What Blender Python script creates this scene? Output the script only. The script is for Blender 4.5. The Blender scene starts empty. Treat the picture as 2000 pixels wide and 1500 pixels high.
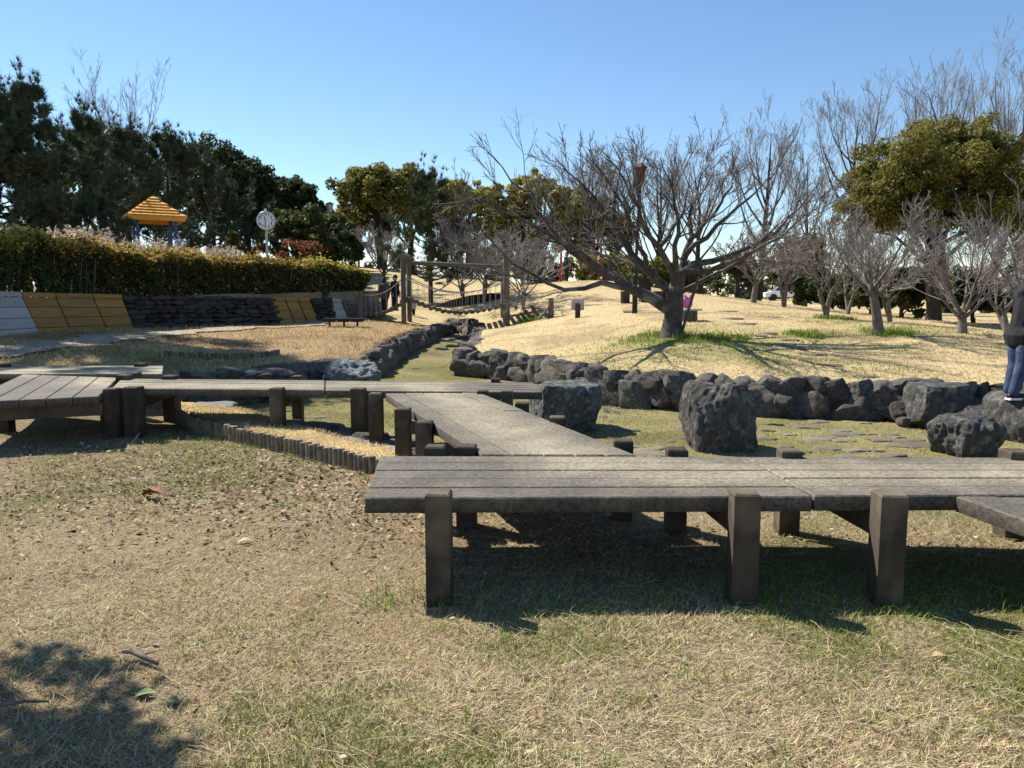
import bpy, bmesh, math, random
import numpy as np
from mathutils import Vector, Matrix, noise

# ---------------------------------------------------------------- camera, sky, sun, exposure
scene = bpy.context.scene
FPX, CX, CY, HORIZON, EYE = 1500.0, 1000.0, 750.0, 575.0, 1.5
TH = math.atan((CY - HORIZON) / FPX)
cam_d = bpy.data.cameras.new('camera')
cam_d.sensor_width = 36.0
cam_d.lens = 27.0
cam_d.clip_start = 0.05
cam_d.clip_end = 2000
cam = bpy.data.objects.new('camera', cam_d)
scene.collection.objects.link(cam)
cam.location = (0, 0, EYE)
cam.rotation_euler = (math.pi / 2 - TH, 0, 0)
scene.camera = cam

SUNV = Vector((-0.76, 0.58, 1.0)).normalized()
EL = math.asin(SUNV.z)
ROT = math.atan2(SUNV.x, SUNV.y)
world = bpy.data.worlds.new('World')
scene.world = world
world.use_nodes = True
wn = world.node_tree.nodes
wl = world.node_tree.links
wn.clear()
wo = wn.new('ShaderNodeOutputWorld')
wb = wn.new('ShaderNodeBackground')
sky = wn.new('ShaderNodeTexSky')
sky.sky_type = 'NISHITA'
sky.sun_disc = False
sky.sun_elevation = EL
sky.sun_rotation = ROT
sky.altitude = 0
sky.air_density = 1.0
sky.dust_density = 0.0
sky.ozone_density = 3.0
wb.inputs[1].default_value = 0.09
hs = wn.new('ShaderNodeHueSaturation')
hs.inputs['Saturation'].default_value = 1.08
wl.new(sky.outputs[0], hs.inputs['Color'])
wl.new(hs.outputs[0], wb.inputs[0])
wl.new(wb.outputs[0], wo.inputs[0])
sun_d = bpy.data.lights.new('sun', 'SUN')
sun_d.energy = 5.0
sun_d.angle = math.radians(0.5)
sun_d.color = (1.0, 0.95, 0.86)
sun = bpy.data.objects.new('sun', sun_d)
scene.collection.objects.link(sun)
sun.rotation_euler = SUNV.to_track_quat('Z', 'Y').to_euler()
sun.location = (-20, 10, 30)
vs = scene.view_settings
vs.view_transform = 'Standard'
vs.look = 'None'
vs.gamma = 1.0
vs.exposure = 0.84
vs.use_curve_mapping = False
scene.cycles.max_bounces = 5
scene.cycles.transparent_max_bounces = 4

COL = scene.collection
RNG = np.random.default_rng(7)
random.seed(7)

# ---------------------------------------------------------------- pixel -> place helpers
_F = Vector((0, math.cos(TH), -math.sin(TH)))
_U = Vector((0, math.sin(TH), math.cos(TH)))
def ray(px, py):
    return _F + Vector((1, 0, 0)) * ((px - CX) / FPX) + _U * ((CY - py) / FPX)
def at_d(px, py, Y):
    d = ray(px, py)
    return Vector((0, 0, EYE)) + d * (Y / d.y)
def on_z(px, py, z):
    d = ray(px, py)
    return Vector((0, 0, EYE)) + d * ((z - EYE) / d.z)

# ---------------------------------------------------------------- mesh helpers
def new_mesh(name, V, F, smooth=False, col=None):
    """V (n,3); F (m,k) int array or list of tuples"""
    me = bpy.data.meshes.new(name)
    V = np.asarray(V, dtype=np.float32)
    if isinstance(F, np.ndarray):
        m, k = F.shape
        me.vertices.add(len(V))
        me.vertices.foreach_set('co', V.ravel())
        me.loops.add(m * k)
        me.loops.foreach_set('vertex_index', F.astype(np.int32).ravel())
        me.polygons.add(m)
        me.polygons.foreach_set('loop_start', np.arange(0, m * k, k, dtype=np.int32))
        me.update(calc_edges=True)
    else:
        me.from_pydata([tuple(map(float, v)) for v in V], [], [tuple(f) for f in F])
        me.update()
    if smooth:
        me.polygons.foreach_set('use_smooth', np.ones(len(me.polygons), dtype=bool))
    if col is not None:
        a = me.attributes.new('col', 'FLOAT_COLOR', 'POINT')
        c = np.ones((len(V), 4), dtype=np.float32)
        c[:, :3] = col
        a.data.foreach_set('color', c.ravel())
    return me

def link(name, me, mat=None, parent=None, loc=(0, 0, 0), rot=None, scale=None):
    o = bpy.data.objects.new(name, me)
    COL.objects.link(o)
    if mat is not None and me is not None and len(me.materials) == 0:
        me.materials.append(mat)
    if parent is not None:
        o.parent = parent
    o.location = loc
    if rot is not None:
        o.rotation_euler = rot
    if scale is not None:
        o.scale = scale
    return o

def tag(o, label, cat, group=None, kind=None):
    o['label'] = label
    o['category'] = cat
    if group:
        o['group'] = group
    if kind:
        o['kind'] = kind
    return o

class Thing:
    """an Empty at the base; parts are given in world coordinates"""
    def __init__(self, name, label, cat, base, group=None):
        self.base = Vector(base)
        self.o = link(name, None, loc=self.base)
        tag(self.o, label, cat, group)
    def part(self, name, V, F, mat, parent=None, smooth=False, col=None):
        V = np.asarray(V, dtype=np.float32) - np.array(self.base, dtype=np.float32)
        me = new_mesh(name, V, F, smooth, col)
        return link(name, me, mat, parent or self.o)
    def inst(self, name, me, mat, loc, rot=None, scale=None, parent=None):
        return link(name, me, mat, parent or self.o, Vector(loc) - self.base, rot, scale)

def join(parts):
    Vs, Fs, n = [], [], 0
    for V, F in parts:
        V = np.asarray(V, dtype=np.float64)
        Vs.append(V)
        if isinstance(F, np.ndarray):
            Fs.append(F + n)
        else:
            Fs.extend([tuple(i + n for i in f) for f in F])
        n += len(V)
    V = np.vstack(Vs)
    if Fs and isinstance(Fs[0], np.ndarray):
        return V, np.vstack(Fs)
    return V, Fs

def slab(c, z0, z1, ch=0.006):
    """box from four ground-plan corners (ccw from above) with chamfered top edges"""
    c = [Vector((p[0], p[1])) for p in c]
    m = sum(c, Vector((0, 0))) / 4
    V = []
    for p in c:
        V.append((p.x, p.y, z0))
    for p in c:
        V.append((p.x, p.y, z1 - ch))
    for i, p in enumerate(c):
        a = (c[(i + 1) % 4] - p).normalized()
        b = (c[i - 1] - p).normalized()
        q = p + (a + b) * ch
        V.append((q.x, q.y, z1))
    F = [(3, 2, 1, 0), (8, 9, 10, 11)]
    for i in range(4):
        j = (i + 1) % 4
        F.append((i, j, 4 + j, 4 + i))
        F.append((4 + i, 4 + j, 8 + j, 8 + i))
    return V, F

def box(cx, cy, z0, z1, wx, wy, rz=0.0, ch=0.006):
    ca, sa = math.cos(rz), math.sin(rz)
    c = []
    for sx, sy in ((-1, -1), (1, -1), (1, 1), (-1, 1)):
        x, y = sx * wx / 2, sy * wy / 2
        c.append((cx + x * ca - y * sa, cy + x * sa + y * ca))
    return slab(c, z0, z1, ch)

def bar(a, b, w, h, ch=0.0):
    """rectangular bar from a to b"""
    a, b = Vector(a), Vector(b)
    d = (b - a).normalized()
    up = Vector((0, 0, 1)) if abs(d.z) < 0.95 else Vector((0, 1, 0))
    s = d.cross(up).normalized()
    u = s.cross(d).normalized()
    V = []
    for p in (a, b):
        for sx, sy in ((-1, -1), (1, -1), (1, 1), (-1, 1)):
            V.append(p + s * (sx * w / 2) + u * (sy * h / 2))
    F = [(0, 1, 2, 3), (7, 6, 5, 4), (0, 4, 5, 1), (1, 5, 6, 2), (2, 6, 7, 3), (3, 7, 4, 0)]
    return [tuple(v) for v in V], F

def tubes(P, R, k=5):
    P = np.asarray(P, dtype=np.float64)
    R = np.asarray(R, dtype=np.float64)
    m, n, _ = P.shape
    T = np.gradient(P, axis=1)
    T /= np.linalg.norm(T, axis=2, keepdims=True) + 1e-9
    mean = P[:, -1] - P[:, 0]
    mean /= np.linalg.norm(mean, axis=1, keepdims=True) + 1e-9
    ref = np.where(np.abs(mean[:, 2:3]) > 0.8, np.array([[1.0, 0, 0]]), np.array([[0, 0, 1.0]]))
    A = np.cross(T, ref[:, None, :])
    A /= np.linalg.norm(A, axis=2, keepdims=True) + 1e-9
    B = np.cross(T, A)
    an = np.arange(k) * 2 * np.pi / k
    ring = P[:, :, None, :] + R[:, :, None, None] * (A[:, :, None, :] * np.cos(an)[None, None, :, None] + B[:, :, None, :] * np.sin(an)[None, None, :, None])
    V = ring.reshape(-1, 3)
    i = np.arange(m)[:, None, None] * (n * k) + np.arange(n - 1)[None, :, None] * k
    j = np.arange(k)[None, None, :]
    j2 = (np.arange(k) + 1) % k
    j2 = j2[None, None, :]
    F = np.stack([i + j, i + k + j, i + k + j2, i + j2], axis=-1).reshape(-1, 4)
    return V, F

def tube1(pts, rs, k=8, cap=True):
    V, F = tubes(np.array([[tuple(p) for p in pts]]), np.array([rs]), k)
    F = [tuple(f) for f in F]
    n = len(pts)
    if cap:
        F.append(tuple(range(k)))
        F.append(tuple(reversed(range((n - 1) * k, n * k))))
    return V, F

def capsule(a, b, ra, rb, k=10):
    a, b = Vector(a), Vector(b)
    d = (b - a).normalized()
    pts = [a - d * ra * .97, a - d * ra * .7, a, b, b + d * rb * .7, b + d * rb * .97]
    return tube1(pts, [ra * .25, ra * .72, ra, rb, rb * .72, rb * .25], k)

def resample(pts, n):
    P = np.array([tuple(p) for p in pts], dtype=np.float64)
    # catmull-rom-ish smoothing through chord length
    s = np.concatenate([[0], np.cumsum(np.linalg.norm(np.diff(P, axis=0), axis=1))])
    t = np.linspace(0, s[-1], n)
    return np.stack([np.interp(t, s, P[:, i]) for i in range(3)], axis=1)

NUMERALS = {}
for _h in range(1, 13):
    _cu = bpy.data.curves.new('numeral', 'FONT')
    _cu.body = str(_h)
    _cu.size = .135
    _cu.align_x = 'CENTER'
    _cu.align_y = 'CENTER'
    _cu.extrude = .002
    _cu.offset = .004
    _o = bpy.data.objects.new('numeral', _cu)
    COL.objects.link(_o)
    bpy.context.view_layer.update()
    NUMERALS[_h] = bpy.data.meshes.new_from_object(_o.evaluated_get(bpy.context.evaluated_depsgraph_get()))
    bpy.data.objects.remove(_o)

# ---------------------------------------------------------------- 2D value noise, vectorised
def vnoise(x, y, scale, seed=0):
    x = np.asarray(x, dtype=np.float64) / scale + seed * 17.31
    y = np.asarray(y, dtype=np.float64) / scale - seed * 9.77
    xi, yi = np.floor(x), np.floor(y)
    xf, yf = x - xi, y - yi
    def h(a, b):
        v = np.sin(a * 127.1 + b * 311.7 + seed * 74.7) * 43758.5453
        return v - np.floor(v)
    u = xf * xf * (3 - 2 * xf)
    v = yf * yf * (3 - 2 * yf)
    return (h(xi, yi) * (1 - u) + h(xi + 1, yi) * u) * (1 - v) + (h(xi, yi + 1) * (1 - u) + h(xi + 1, yi + 1) * u) * v
def fbm(x, y, scale, seed=0, o=3):
    s, a, t = 0, 1.0, 0
    for i in range(o):
        s = s + a * vnoise(x, y, scale / 2 ** i, seed + i)
        t += a
        a *= .5
    return s / t
def sstep(a, b, x):
    t = np.clip((x - a) / (b - a), 0, 1)
    return t * t * (3 - 2 * t)

# ---------------------------------------------------------------- materials
def node_mat(name):
    m = bpy.data.materials.new(name)
    m.use_nodes = True
    nt = m.node_tree
    return m, nt, nt.nodes['Principled BSDF'], nt.nodes.new, nt.links.new

def make_mat(name, c1, c2=None, scale=8.0, rough=0.85, bump=0.3, bscale=None, detail=6.0, stretch=None, spec=0.3, objrand=0.0,
             c3=None, s3=2.0, metal=0.0, coords='Object', lo=.35, hi=.65, bdist=.02):
    m, nt, b, N, L = node_mat(name)
    c2 = c2 or tuple(v * .6 for v in c1)
    tc = N('ShaderNodeTexCoord')
    mp = N('ShaderNodeMapping')
    L(tc.outputs[coords], mp.inputs[0])
    if stretch:
        mp.inputs['Scale'].default_value = stretch
    n1 = N('ShaderNodeTexNoise')
    n1.inputs['Scale'].default_value = scale
    n1.inputs['Detail'].default_value = detail
    n1.inputs['Roughness'].default_value = .65
    L(mp.outputs[0], n1.inputs['Vector'])
    r = N('ShaderNodeMapRange')
    r.inputs[1].default_value = lo
    r.inputs[2].default_value = hi
    L(n1.outputs[0], r.inputs[0])
    mx = N('ShaderNodeMix')
    mx.data_type = 'RGBA'
    mx.inputs[6].default_value = (*c1, 1)
    mx.inputs[7].default_value = (*c2, 1)
    L(r.outputs[0], mx.inputs[0])
    out = mx.outputs[2]
    if c3:
        n3 = N('ShaderNodeTexNoise')
        n3.inputs['Scale'].default_value = s3
        n3.inputs['Detail'].default_value = 5
        L(tc.outputs[coords], n3.inputs['Vector'])
        r3 = N('ShaderNodeMapRange')
        r3.inputs[1].default_value = .52
        r3.inputs[2].default_value = .68
        L(n3.outputs[0], r3.inputs[0])
        m3 = N('ShaderNodeMix')
        m3.data_type = 'RGBA'
        m3.inputs[7].default_value = (*c3, 1)
        L(r3.outputs[0], m3.inputs[0])
        L(out, m3.inputs[6])
        out = m3.outputs[2]
    if objrand:
        oi = N('ShaderNodeObjectInfo')
        rr = N('ShaderNodeMapRange')
        rr.inputs[3].default_value = 1 - objrand
        rr.inputs[4].default_value = 1 + objrand
        L(oi.outputs['Random'], rr.inputs[0])
        mm = N('ShaderNodeVectorMath')
        mm.operation = 'SCALE'
        L(out, mm.inputs[0])
        L(rr.outputs[0], mm.inputs['Scale'])
        out = mm.outputs[0]
    L(out, b.inputs['Base Color'])
    b.inputs['Roughness'].default_value = rough
    b.inputs['Metallic'].default_value = metal
    b.inputs['Specular IOR Level'].default_value = spec
    if bump:
        n2 = N('ShaderNodeTexNoise')
        n2.inputs['Scale'].default_value = bscale or scale * 3
        n2.inputs['Detail'].default_value = 8
        n2.inputs['Roughness'].default_value = .7
        L(mp.outputs[0], n2.inputs['Vector'])
        bp = N('ShaderNodeBump')
        bp.inputs['Strength'].default_value = bump
        bp.inputs['Distance'].default_value = bdist
        L(n2.outputs[0], bp.inputs['Height'])
        L(bp.outputs[0], b.inputs['Normal'])
    return m

def attr_mat(name, rough=.8, trans=0.0, noise_s=0, spec=.2, bump=0.0, bscale=60, var=.35):
    m, nt, b, N, L = node_mat(name)
    a = N('ShaderNodeAttribute')
    a.attribute_name = 'col'
    out = a.outputs['Color']
    if noise_s:
        tc = N('ShaderNodeTexCoord')
        n = N('ShaderNodeTexNoise')
        n.inputs['Scale'].default_value = noise_s
        n.inputs['Detail'].default_value = 8
        n.inputs['Roughness'].default_value = .75
        L(tc.outputs['Object'], n.inputs['Vector'])
        r = N('ShaderNodeMapRange')
        r.inputs[1].default_value = .3
        r.inputs[2].default_value = .7
        r.inputs[3].default_value = 1 - var
        r.inputs[4].default_value = 1 + var
        L(n.outputs[0], r.inputs[0])
        s = N('ShaderNodeVectorMath')
        s.operation = 'SCALE'
        L(out, s.inputs[0])
        L(r.outputs[0], s.inputs['Scale'])
        out = s.outputs[0]
        if bump:
            n2 = N('ShaderNodeTexNoise')
            n2.inputs['Scale'].default_value = bscale
            n2.inputs['Detail'].default_value = 6
            L(tc.outputs['Object'], n2.inputs['Vector'])
            bp = N('ShaderNodeBump')
            bp.inputs['Strength'].default_value = bump
            bp.inputs['Distance'].default_value = .03
            L(n2.outputs[0], bp.inputs['Height'])
            L(bp.outputs[0], b.inputs['Normal'])
    L(out, b.inputs['Base Color'])
    b.inputs['Roughness'].default_value = rough
    b.inputs['Specular IOR Level'].default_value = spec
    if trans:
        t = N('ShaderNodeBsdfTranslucent')
        L(out, t.inputs['Color'])
        mx = N('ShaderNodeMixShader')
        mx.inputs[0].default_value = trans
        L(b.outputs[0], mx.inputs[1])
        L(t.outputs[0], mx.inputs[2])
        L(mx.outputs[0], nt.nodes['Material Output'].inputs[0])
    return m

M = {}
M['ground'] = attr_mat('ground_soil', .95, noise_s=14, bump=.8, bscale=45, spec=.05, var=.4)
M['grass'] = attr_mat('grass_blades', .75, trans=.25, spec=.15)
M['leaf'] = attr_mat('tree_leaves', .6, trans=.42, spec=.2)
M['needle'] = attr_mat('pine_needles', .5, trans=.12, spec=.3)
M['litter'] = attr_mat('fallen_leaves', .9, trans=.1, spec=.03)
def deck_mat():
    m, nt, b, N, L = node_mat('weathered_deck')
    a = N('ShaderNodeAttribute')
    a.attribute_name = 'col'
    tc = N('ShaderNodeTexCoord')
    out = a.outputs['Color']
    for sc, lo, hi, f0, f1, det in ((190, .38, .62, .62, 1.4, 3), (34, .35, .65, .72, 1.25, 6), (3.5, .35, .65, .8, 1.18, 6)):
        n = N('ShaderNodeTexNoise')
        n.inputs['Scale'].default_value = sc
        n.inputs['Detail'].default_value = det
        L(tc.outputs['Object'], n.inputs['Vector'])
        r = N('ShaderNodeMapRange')
        r.inputs[1].default_value, r.inputs[2].default_value = lo, hi
        r.inputs[3].default_value, r.inputs[4].default_value = f0, f1
        L(n.outputs[0], r.inputs[0])
        v = N('ShaderNodeVectorMath')
        v.operation = 'SCALE'
        L(out, v.inputs[0])
        L(r.outputs[0], v.inputs['Scale'])
        out = v.outputs[0]
        if sc == 34:
            bp = N('ShaderNodeBump')
            bp.inputs['Strength'].default_value = .5
            bp.inputs['Distance'].default_value = .01
            L(n.outputs[0], bp.inputs['Height'])
            L(bp.outputs[0], b.inputs['Normal'])
    L(out, b.inputs['Base Color'])
    b.inputs['Roughness'].default_value = .85
    b.inputs['Specular IOR Level'].default_value = .25
    return m
M['deck'] = deck_mat()
M['post'] = make_mat('deck_post_timber', (.088, .068, .048), (.038, .03, .022), scale=9, rough=.9, bump=.7, bscale=22, stretch=(1, 1, .25), objrand=.2, c3=(.15, .118, .08), s3=3)
M['beam'] = make_mat('deck_beam', (.10, .075, .045), (.055, .042, .03), scale=4, bump=.4, bscale=14)
M['wood_orange'] = make_mat('timber_panel_amber', (.33, .19, .055), (.25, .135, .04), scale=3, stretch=(.4, .4, 4), bump=.3, bscale=10, objrand=.12)
M['wood_grey'] = make_mat('timber_panel_grey', (.42, .40, .38), (.33, .31, .3), scale=3, stretch=(.4, .4, 4), bump=.3, bscale=10, objrand=.1)
M['wood_old'] = make_mat('old_log', (.17, .14, .105), (.09, .075, .058), scale=6, bump=.6, bscale=18, stretch=(1, 1, .3), objrand=.15)
M['log_top'] = make_mat('stake_timber', (.26, .21, .145), (.11, .088, .062), scale=9, bump=.6, bscale=30, objrand=.25)
M['stone'] = make_mat('wall_stone', (.15, .132, .108), (.065, .057, .048), scale=4, rough=.85, bump=.9, bscale=10, objrand=.3, c3=(.21, .185, .15), s3=5, detail=8, bdist=.05)
M['stone_dark'] = make_mat('dark_stacked_slate', (.07, .063, .055), (.025, .023, .02), scale=6, rough=.8, bump=.7, bscale=20, objrand=.3)
M['rock'] = make_mat('green_schist_boulder', (.14, .132, .115), (.045, .042, .038), scale=3.2, rough=.75, bump=1.0, bscale=7, stretch=(1.6, 1.6, .6), detail=10, c3=(.26, .25, .225), s3=4, bdist=.08)
M['rock_pale'] = make_mat('pale_blue_green_boulder', (.23, .255, .25), (.09, .1, .1), scale=4, rough=.7, bump=1.0, bscale=8, detail=10, c3=(.34, .37, .355), s3=6, bdist=.06)
M['rock_mid'] = make_mat('weathered_grey_green_boulder', (.16, .168, .158), (.06, .063, .06), scale=4, rough=.75, bump=1.0, bscale=8, stretch=(1.4, 1.4, .7), detail=10, c3=(.29, .305, .285), s3=5, bdist=.07)
M['flat_stone'] = make_mat('flat_bed_stone', (.25, .215, .16), (.14, .12, .09), scale=7, rough=.95, bump=.6, bscale=25, objrand=.25, spec=.08)
M['concrete'] = make_mat('mortar_slab', (.2, .19, .175), (.14, .133, .122), scale=9, rough=.9, bump=.5, bscale=50)
M['core'] = make_mat('wall_mortar', (.05, .046, .04), (.03, .028, .025), scale=12, bump=.6)
M['path'] = make_mat('trodden_earth', (.36, .30, .22), (.27, .22, .155), scale=5, rough=.95, bump=.4, bscale=40, coords='Object')
M['bark'] = make_mat('cherry_bark', (.105, .085, .072), (.05, .041, .036), scale=7, rough=.85, bump=.9, bscale=16, stretch=(1, 1, .6), c3=(.2, .185, .16), s3=4, bdist=.03)
M['bark_pale'] = make_mat('pale_grey_bark', (.2, .175, .15), (.09, .078, .068), scale=7, rough=.85, bump=.6, bscale=18)
M['bark_dark'] = make_mat('dark_trunk_bark', (.06, .05, .042), (.03, .026, .022), scale=6, rough=.9, bump=.7, bscale=15)
M['twig'] = make_mat('bare_twigs', (.27, .23, .2), (.17, .14, .125), scale=5, bump=0, rough=.7)
M['twig_far'] = make_mat('far_bare_twigs', (.30, .265, .245), (.21, .18, .165), scale=3, bump=0, rough=.7)
M['roof_y'] = make_mat('yellow_roof_plastic', (.82, .40, .05), (.72, .33, .035), scale=4, rough=.5, bump=0, spec=.4, objrand=.1)
M['blue'] = make_mat('blue_painted_steel', (.02, .07, .33), (.015, .05, .26), scale=6, rough=.4, bump=0, spec=.5)
M['white'] = make_mat('white_enamel', (.88, .88, .88), (.84, .84, .84), scale=3, rough=.45, bump=0)
M['ink'] = make_mat('black_print', (.012, .012, .014), (.01, .01, .01), scale=3, bump=0, rough=.5)
M['steel'] = make_mat('grey_steel', (.5, .5, .5), (.42, .42, .42), scale=5, rough=.4, bump=0, metal=.2)
M['black_metal'] = make_mat('black_painted_metal', (.018, .018, .019), (.012, .012, .012), scale=6, rough=.45, bump=0)
M['red'] = make_mat('red_painted_metal', (.30, .028, .02), (.22, .02, .015), scale=6, rough=.5, bump=0)
M['rust'] = make_mat('rusty_lantern', (.13, .04, .025), (.07, .025, .018), scale=12, rough=.7, bump=.2)
M['rope'] = make_mat('pale_chain', (.45, .43, .4), (.3, .285, .26), scale=40, rough=.6, bump=0)
M['signgrey'] = make_mat('grey_sign_board', (.5, .47, .4), (.42, .39, .33), scale=4, rough=.7, bump=0)
M['pink'] = make_mat('pink_fabric', (.75, .2, .48), (.62, .15, .4), scale=6, rough=.8, bump=.1)
M['skin'] = make_mat('skin', (.52, .31, .22), (.47, .27, .19), scale=8, rough=.55, bump=0)
M['hair'] = make_mat('dark_hair', (.02, .016, .014), (.012, .01, .009), scale=30, rough=.5, bump=.2)
M['black_cloth'] = make_mat('black_jacket_cloth', (.016, .016, .018), (.009, .009, .011), scale=6, rough=.8, bump=.4, bscale=9, bdist=.03)
M['brown_cloth'] = make_mat('brown_jacket_cloth', (.085, .068, .055), (.06, .048, .04), scale=8, rough=.85, bump=.2)
M['navy_cloth'] = make_mat('navy_cloth', (.02, .023, .035), (.013, .015, .023), scale=8, rough=.85, bump=.2)
M['denim'] = make_mat('blue_denim', (.055, .085, .15), (.022, .037, .075), scale=7, rough=.85, bump=.5, bscale=12, c3=(.12, .165, .25), s3=6, bdist=.03)
M['grey_cloth'] = make_mat('grey_cloth', (.4, .41, .43), (.32, .33, .35), scale=8, rough=.85, bump=.2)
M['sole'] = make_mat('white_rubber', (.75, .75, .73), (.65, .65, .63), scale=6, rough=.6, bump=0)
M['glass'] = make_mat('dark_car_glass', (.03, .035, .04), (.02, .025, .03), scale=3, rough=.1, bump=0, spec=.6)
M['plume'] = attr_mat('grass_plumes', .7, trans=.35, spec=.15)
M['orange_leaf'] = make_mat('dry_red_leaf', (.22, .07, .025), (.13, .042, .018), scale=12, rough=.7, bump=.4)
M['stick'] = make_mat('dead_stick', (.26, .22, .17), (.12, .1, .08), scale=14, rough=.85, bump=.5)
M['green_leaf'] = make_mat('green_fallen_leaf', (.3, .38, .13), (.2, .27, .09), scale=12, rough=.6, bump=.2)
M['tan_leaf'] = make_mat('tan_fallen_leaf', (.5, .33, .16), (.4, .25, .12), scale=12, rough=.6, bump=.2)

# ---------------------------------------------------------------- terrain
def D(px, Y):           # x of a picture column at depth Y (ground near eye level)
    return (px - CX) / FPX * (Y * math.cos(TH) + .9 * math.sin(TH))
WPX = [-260, -150, 0, 240, 530, 640, 700, 745]
WDEP = [11.2, 12.8, 15.0, 18.6, 22.5, 24.3, 25.4, 26.4]
WTOP = [1.60, 1.58, 1.53, 1.47, 1.40, 1.36, 1.28, 1.25]
WBOT = [.66, .70, .74, .68, .62, .66, .70, .74]
def wall_at(px):
    d = np.interp(px, WPX, WDEP)
    return Vector((D(px, d), d, np.interp(px, WPX, WBOT))), float(np.interp(px, WPX, WTOP))
WLINE = [wall_at(p)[0] for p in WPX]

cps = []
def cp(px, py, Y):
    p = at_d(px, py, Y)
    cps.append((p.x, p.y, p.z))
for x in (-7, -3.5, 0, 3.5, 7):
    for y in (-8, -3, 1, 3.5, 6):
        cps.append((x, y, 0))
for x, y in ((-6, 8), (-4.5, 8.8), (-9, 7), (-9, 4), (9, 4), (9, 0), (-2.5, 8), (9, 7)):
    cps.append((x, y, 0))
cps += [(-5.5, 10.6, .12), (-8, 10, .25), (-6.5, 11.6, .38), (-3.9, 10.4, .02)]
for a in ((0, 694, 12.4), (120, 690, 12.4), (200, 692, 12.2), (300, 700, 12.2), (200, 664, 15.2), (100, 668, 14.4), (400, 712, 12.9), (400, 692, 14.2), (400, 655, 17.5),
          (520, 640, 20.2), (540, 702, 14.3), (560, 715, 12.8), (470, 728, 11.8), (640, 660, 17.8), (670, 622, 24), (640, 698, 14.8), (672, 637, 21.8), (720, 660, 18), (800, 638, 23), (790, 633, 25), (860, 628, 26.6),
          (988, 637, 24.6), (960, 655, 19.5), (1000, 665, 17), (1100, 690, 13.9), (1050, 600, 25.5), (1076, 620, 23.3), (1128, 620, 21.5), (1240, 612, 20.5), (1340, 627, 17), (1310, 656, 14.2), (1500, 640, 15.6),
          (1610, 622, 18.5), (1715, 650, 14.5), (1880, 648, 14.8), (1465, 590, 26), (1560, 602, 25), (1700, 614, 24), (1830, 628, 21), (1970, 640, 18.5), (1150, 548, 31), (1250, 556, 30.5), (1050, 555, 32), (1400, 579, 30), (1300, 568, 30.5),
          (950, 560, 36), (880, 590, 31), (1250, 690, 12.7), (1450, 700, 12.3), (1700, 720, 11.5), (1900, 715, 11.5), (1550, 670, 13.5), (900, 540, 42), (740, 560, 35), (700, 520, 46), (600, 515, 48)):
    cp(*a)
for p, b in zip(WPX, WBOT):
    w = wall_at(p)[0]
    cps.append((w.x + .3, w.y - .1, b))
RW = [(-1.99, 26.9), (-1.2, 25.3), (-.8, 21.4), (-.95, 18), (-.99, 15.65), (-.3, 15.2), (.58, 14.3), (1.0, 12.8), (1.35, 11.8), (2.15, 11.15), (3.35, 10.6), (4.67, 10.15), (5.9, 9.95), (6.9, 9.9), (8.6, 10.0)]
for x, y in RW[3:]:
    cps.append((x + .15, y + .5, .32))
cps += [(10, 10.6, .34), (12, 18, .6), (16, 30, .55), (22, 24, .4), (20, 12, .3), (14, 40, .5), (24, 45, .4), (5, 46, 1.4), (-8, 50, 2.6), (-20, 48, 2.3), (-14, 36, 1.8), (0, 60, 1.4), (-30, 60, 2.0), (30, 60, .4), (14, 2, .1), (-14, 0, .2), (-16, -8, .2), (14, -8, .1)]
CP = np.array(cps)
_c = 1.6
_d = np.sqrt(((CP[:, None, :2] - CP[None, :, :2]) ** 2).sum(-1) + _c * _c)
_A = np.zeros((len(CP) + 1, len(CP) + 1))
_A[:-1, :-1] = _d + np.eye(len(CP)) * -.06
_A[:-1, -1] = 1
_A[-1, :-1] = 1
_W = np.linalg.solve(_A, np.append(CP[:, 2], 0))
def rbf(x, y):
    out = np.full(x.shape, _W[-1])
    for i in range(len(CP)):
        out += _W[i] * np.sqrt((x - CP[i, 0]) ** 2 + (y - CP[i, 1]) ** 2 + _c * _c)
    return out

def inside(x, y, poly):
    r = np.zeros(x.shape, dtype=bool)
    n = len(poly)
    for i in range(n):
        x1, y1 = poly[i][0], poly[i][1]
        x2, y2 = poly[(i + 1) % n][0], poly[(i + 1) % n][1]
        if y1 == y2:
            continue
        c = ((y1 > y) != (y2 > y)) & (x < (x2 - x1) * (y - y1) / (y2 - y1) + x1)
        r ^= c
    return r

LW = [(-2.15, 27.2), (-2.55, 24), (-2.85, 20.5), (-2.95, 17.5), (-2.85, 15.4), (-3.0, 14.2), (-3.55, 13.2), (-4.1, 12.3), (-4.6, 11.3)]
FRONT = [(-4.9, 10.3), (-3.4, 9.3), (-2.5, 8.3), (-1.6, 7.3), (-.8, 6.5), (0, 6.2), (2, 6.0), (5, 6.1), (9, 6.2)]
BEDPOLY = [(p[0], p[1]) for p in RW] + [(9, 9.8)] + list(reversed(FRONT)) + list(reversed(LW))
TERRACE = [(p.x, p.y) for p in WLINE] + [(-5.6, 29), (-7.5, 33), (-14, 36), (-40, 38), (-40, -14), (-14, -14), (-12.5, 2)]
# island behind the log edging
EDGE_PX = [(318, 800), (345, 822), (380, 842), (440, 858), (500, 872), (560, 886), (620, 902), (680, 916), (735, 930), (800, 946)]
EDGE = [on_z(px, py - 4, .02) for px, py in EDGE_PX]
ISLAND = [(p.x + .04, p.y + .10) for p in EDGE] + [(-.35, 6.25), (-.8, 6.6), (-1.6, 7.35), (-2.5, 8.35), (-3.2, 9.2)]
FX = np.array([p[0] for p in FRONT])
FY = np.array([p[1] for p in FRONT])

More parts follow.
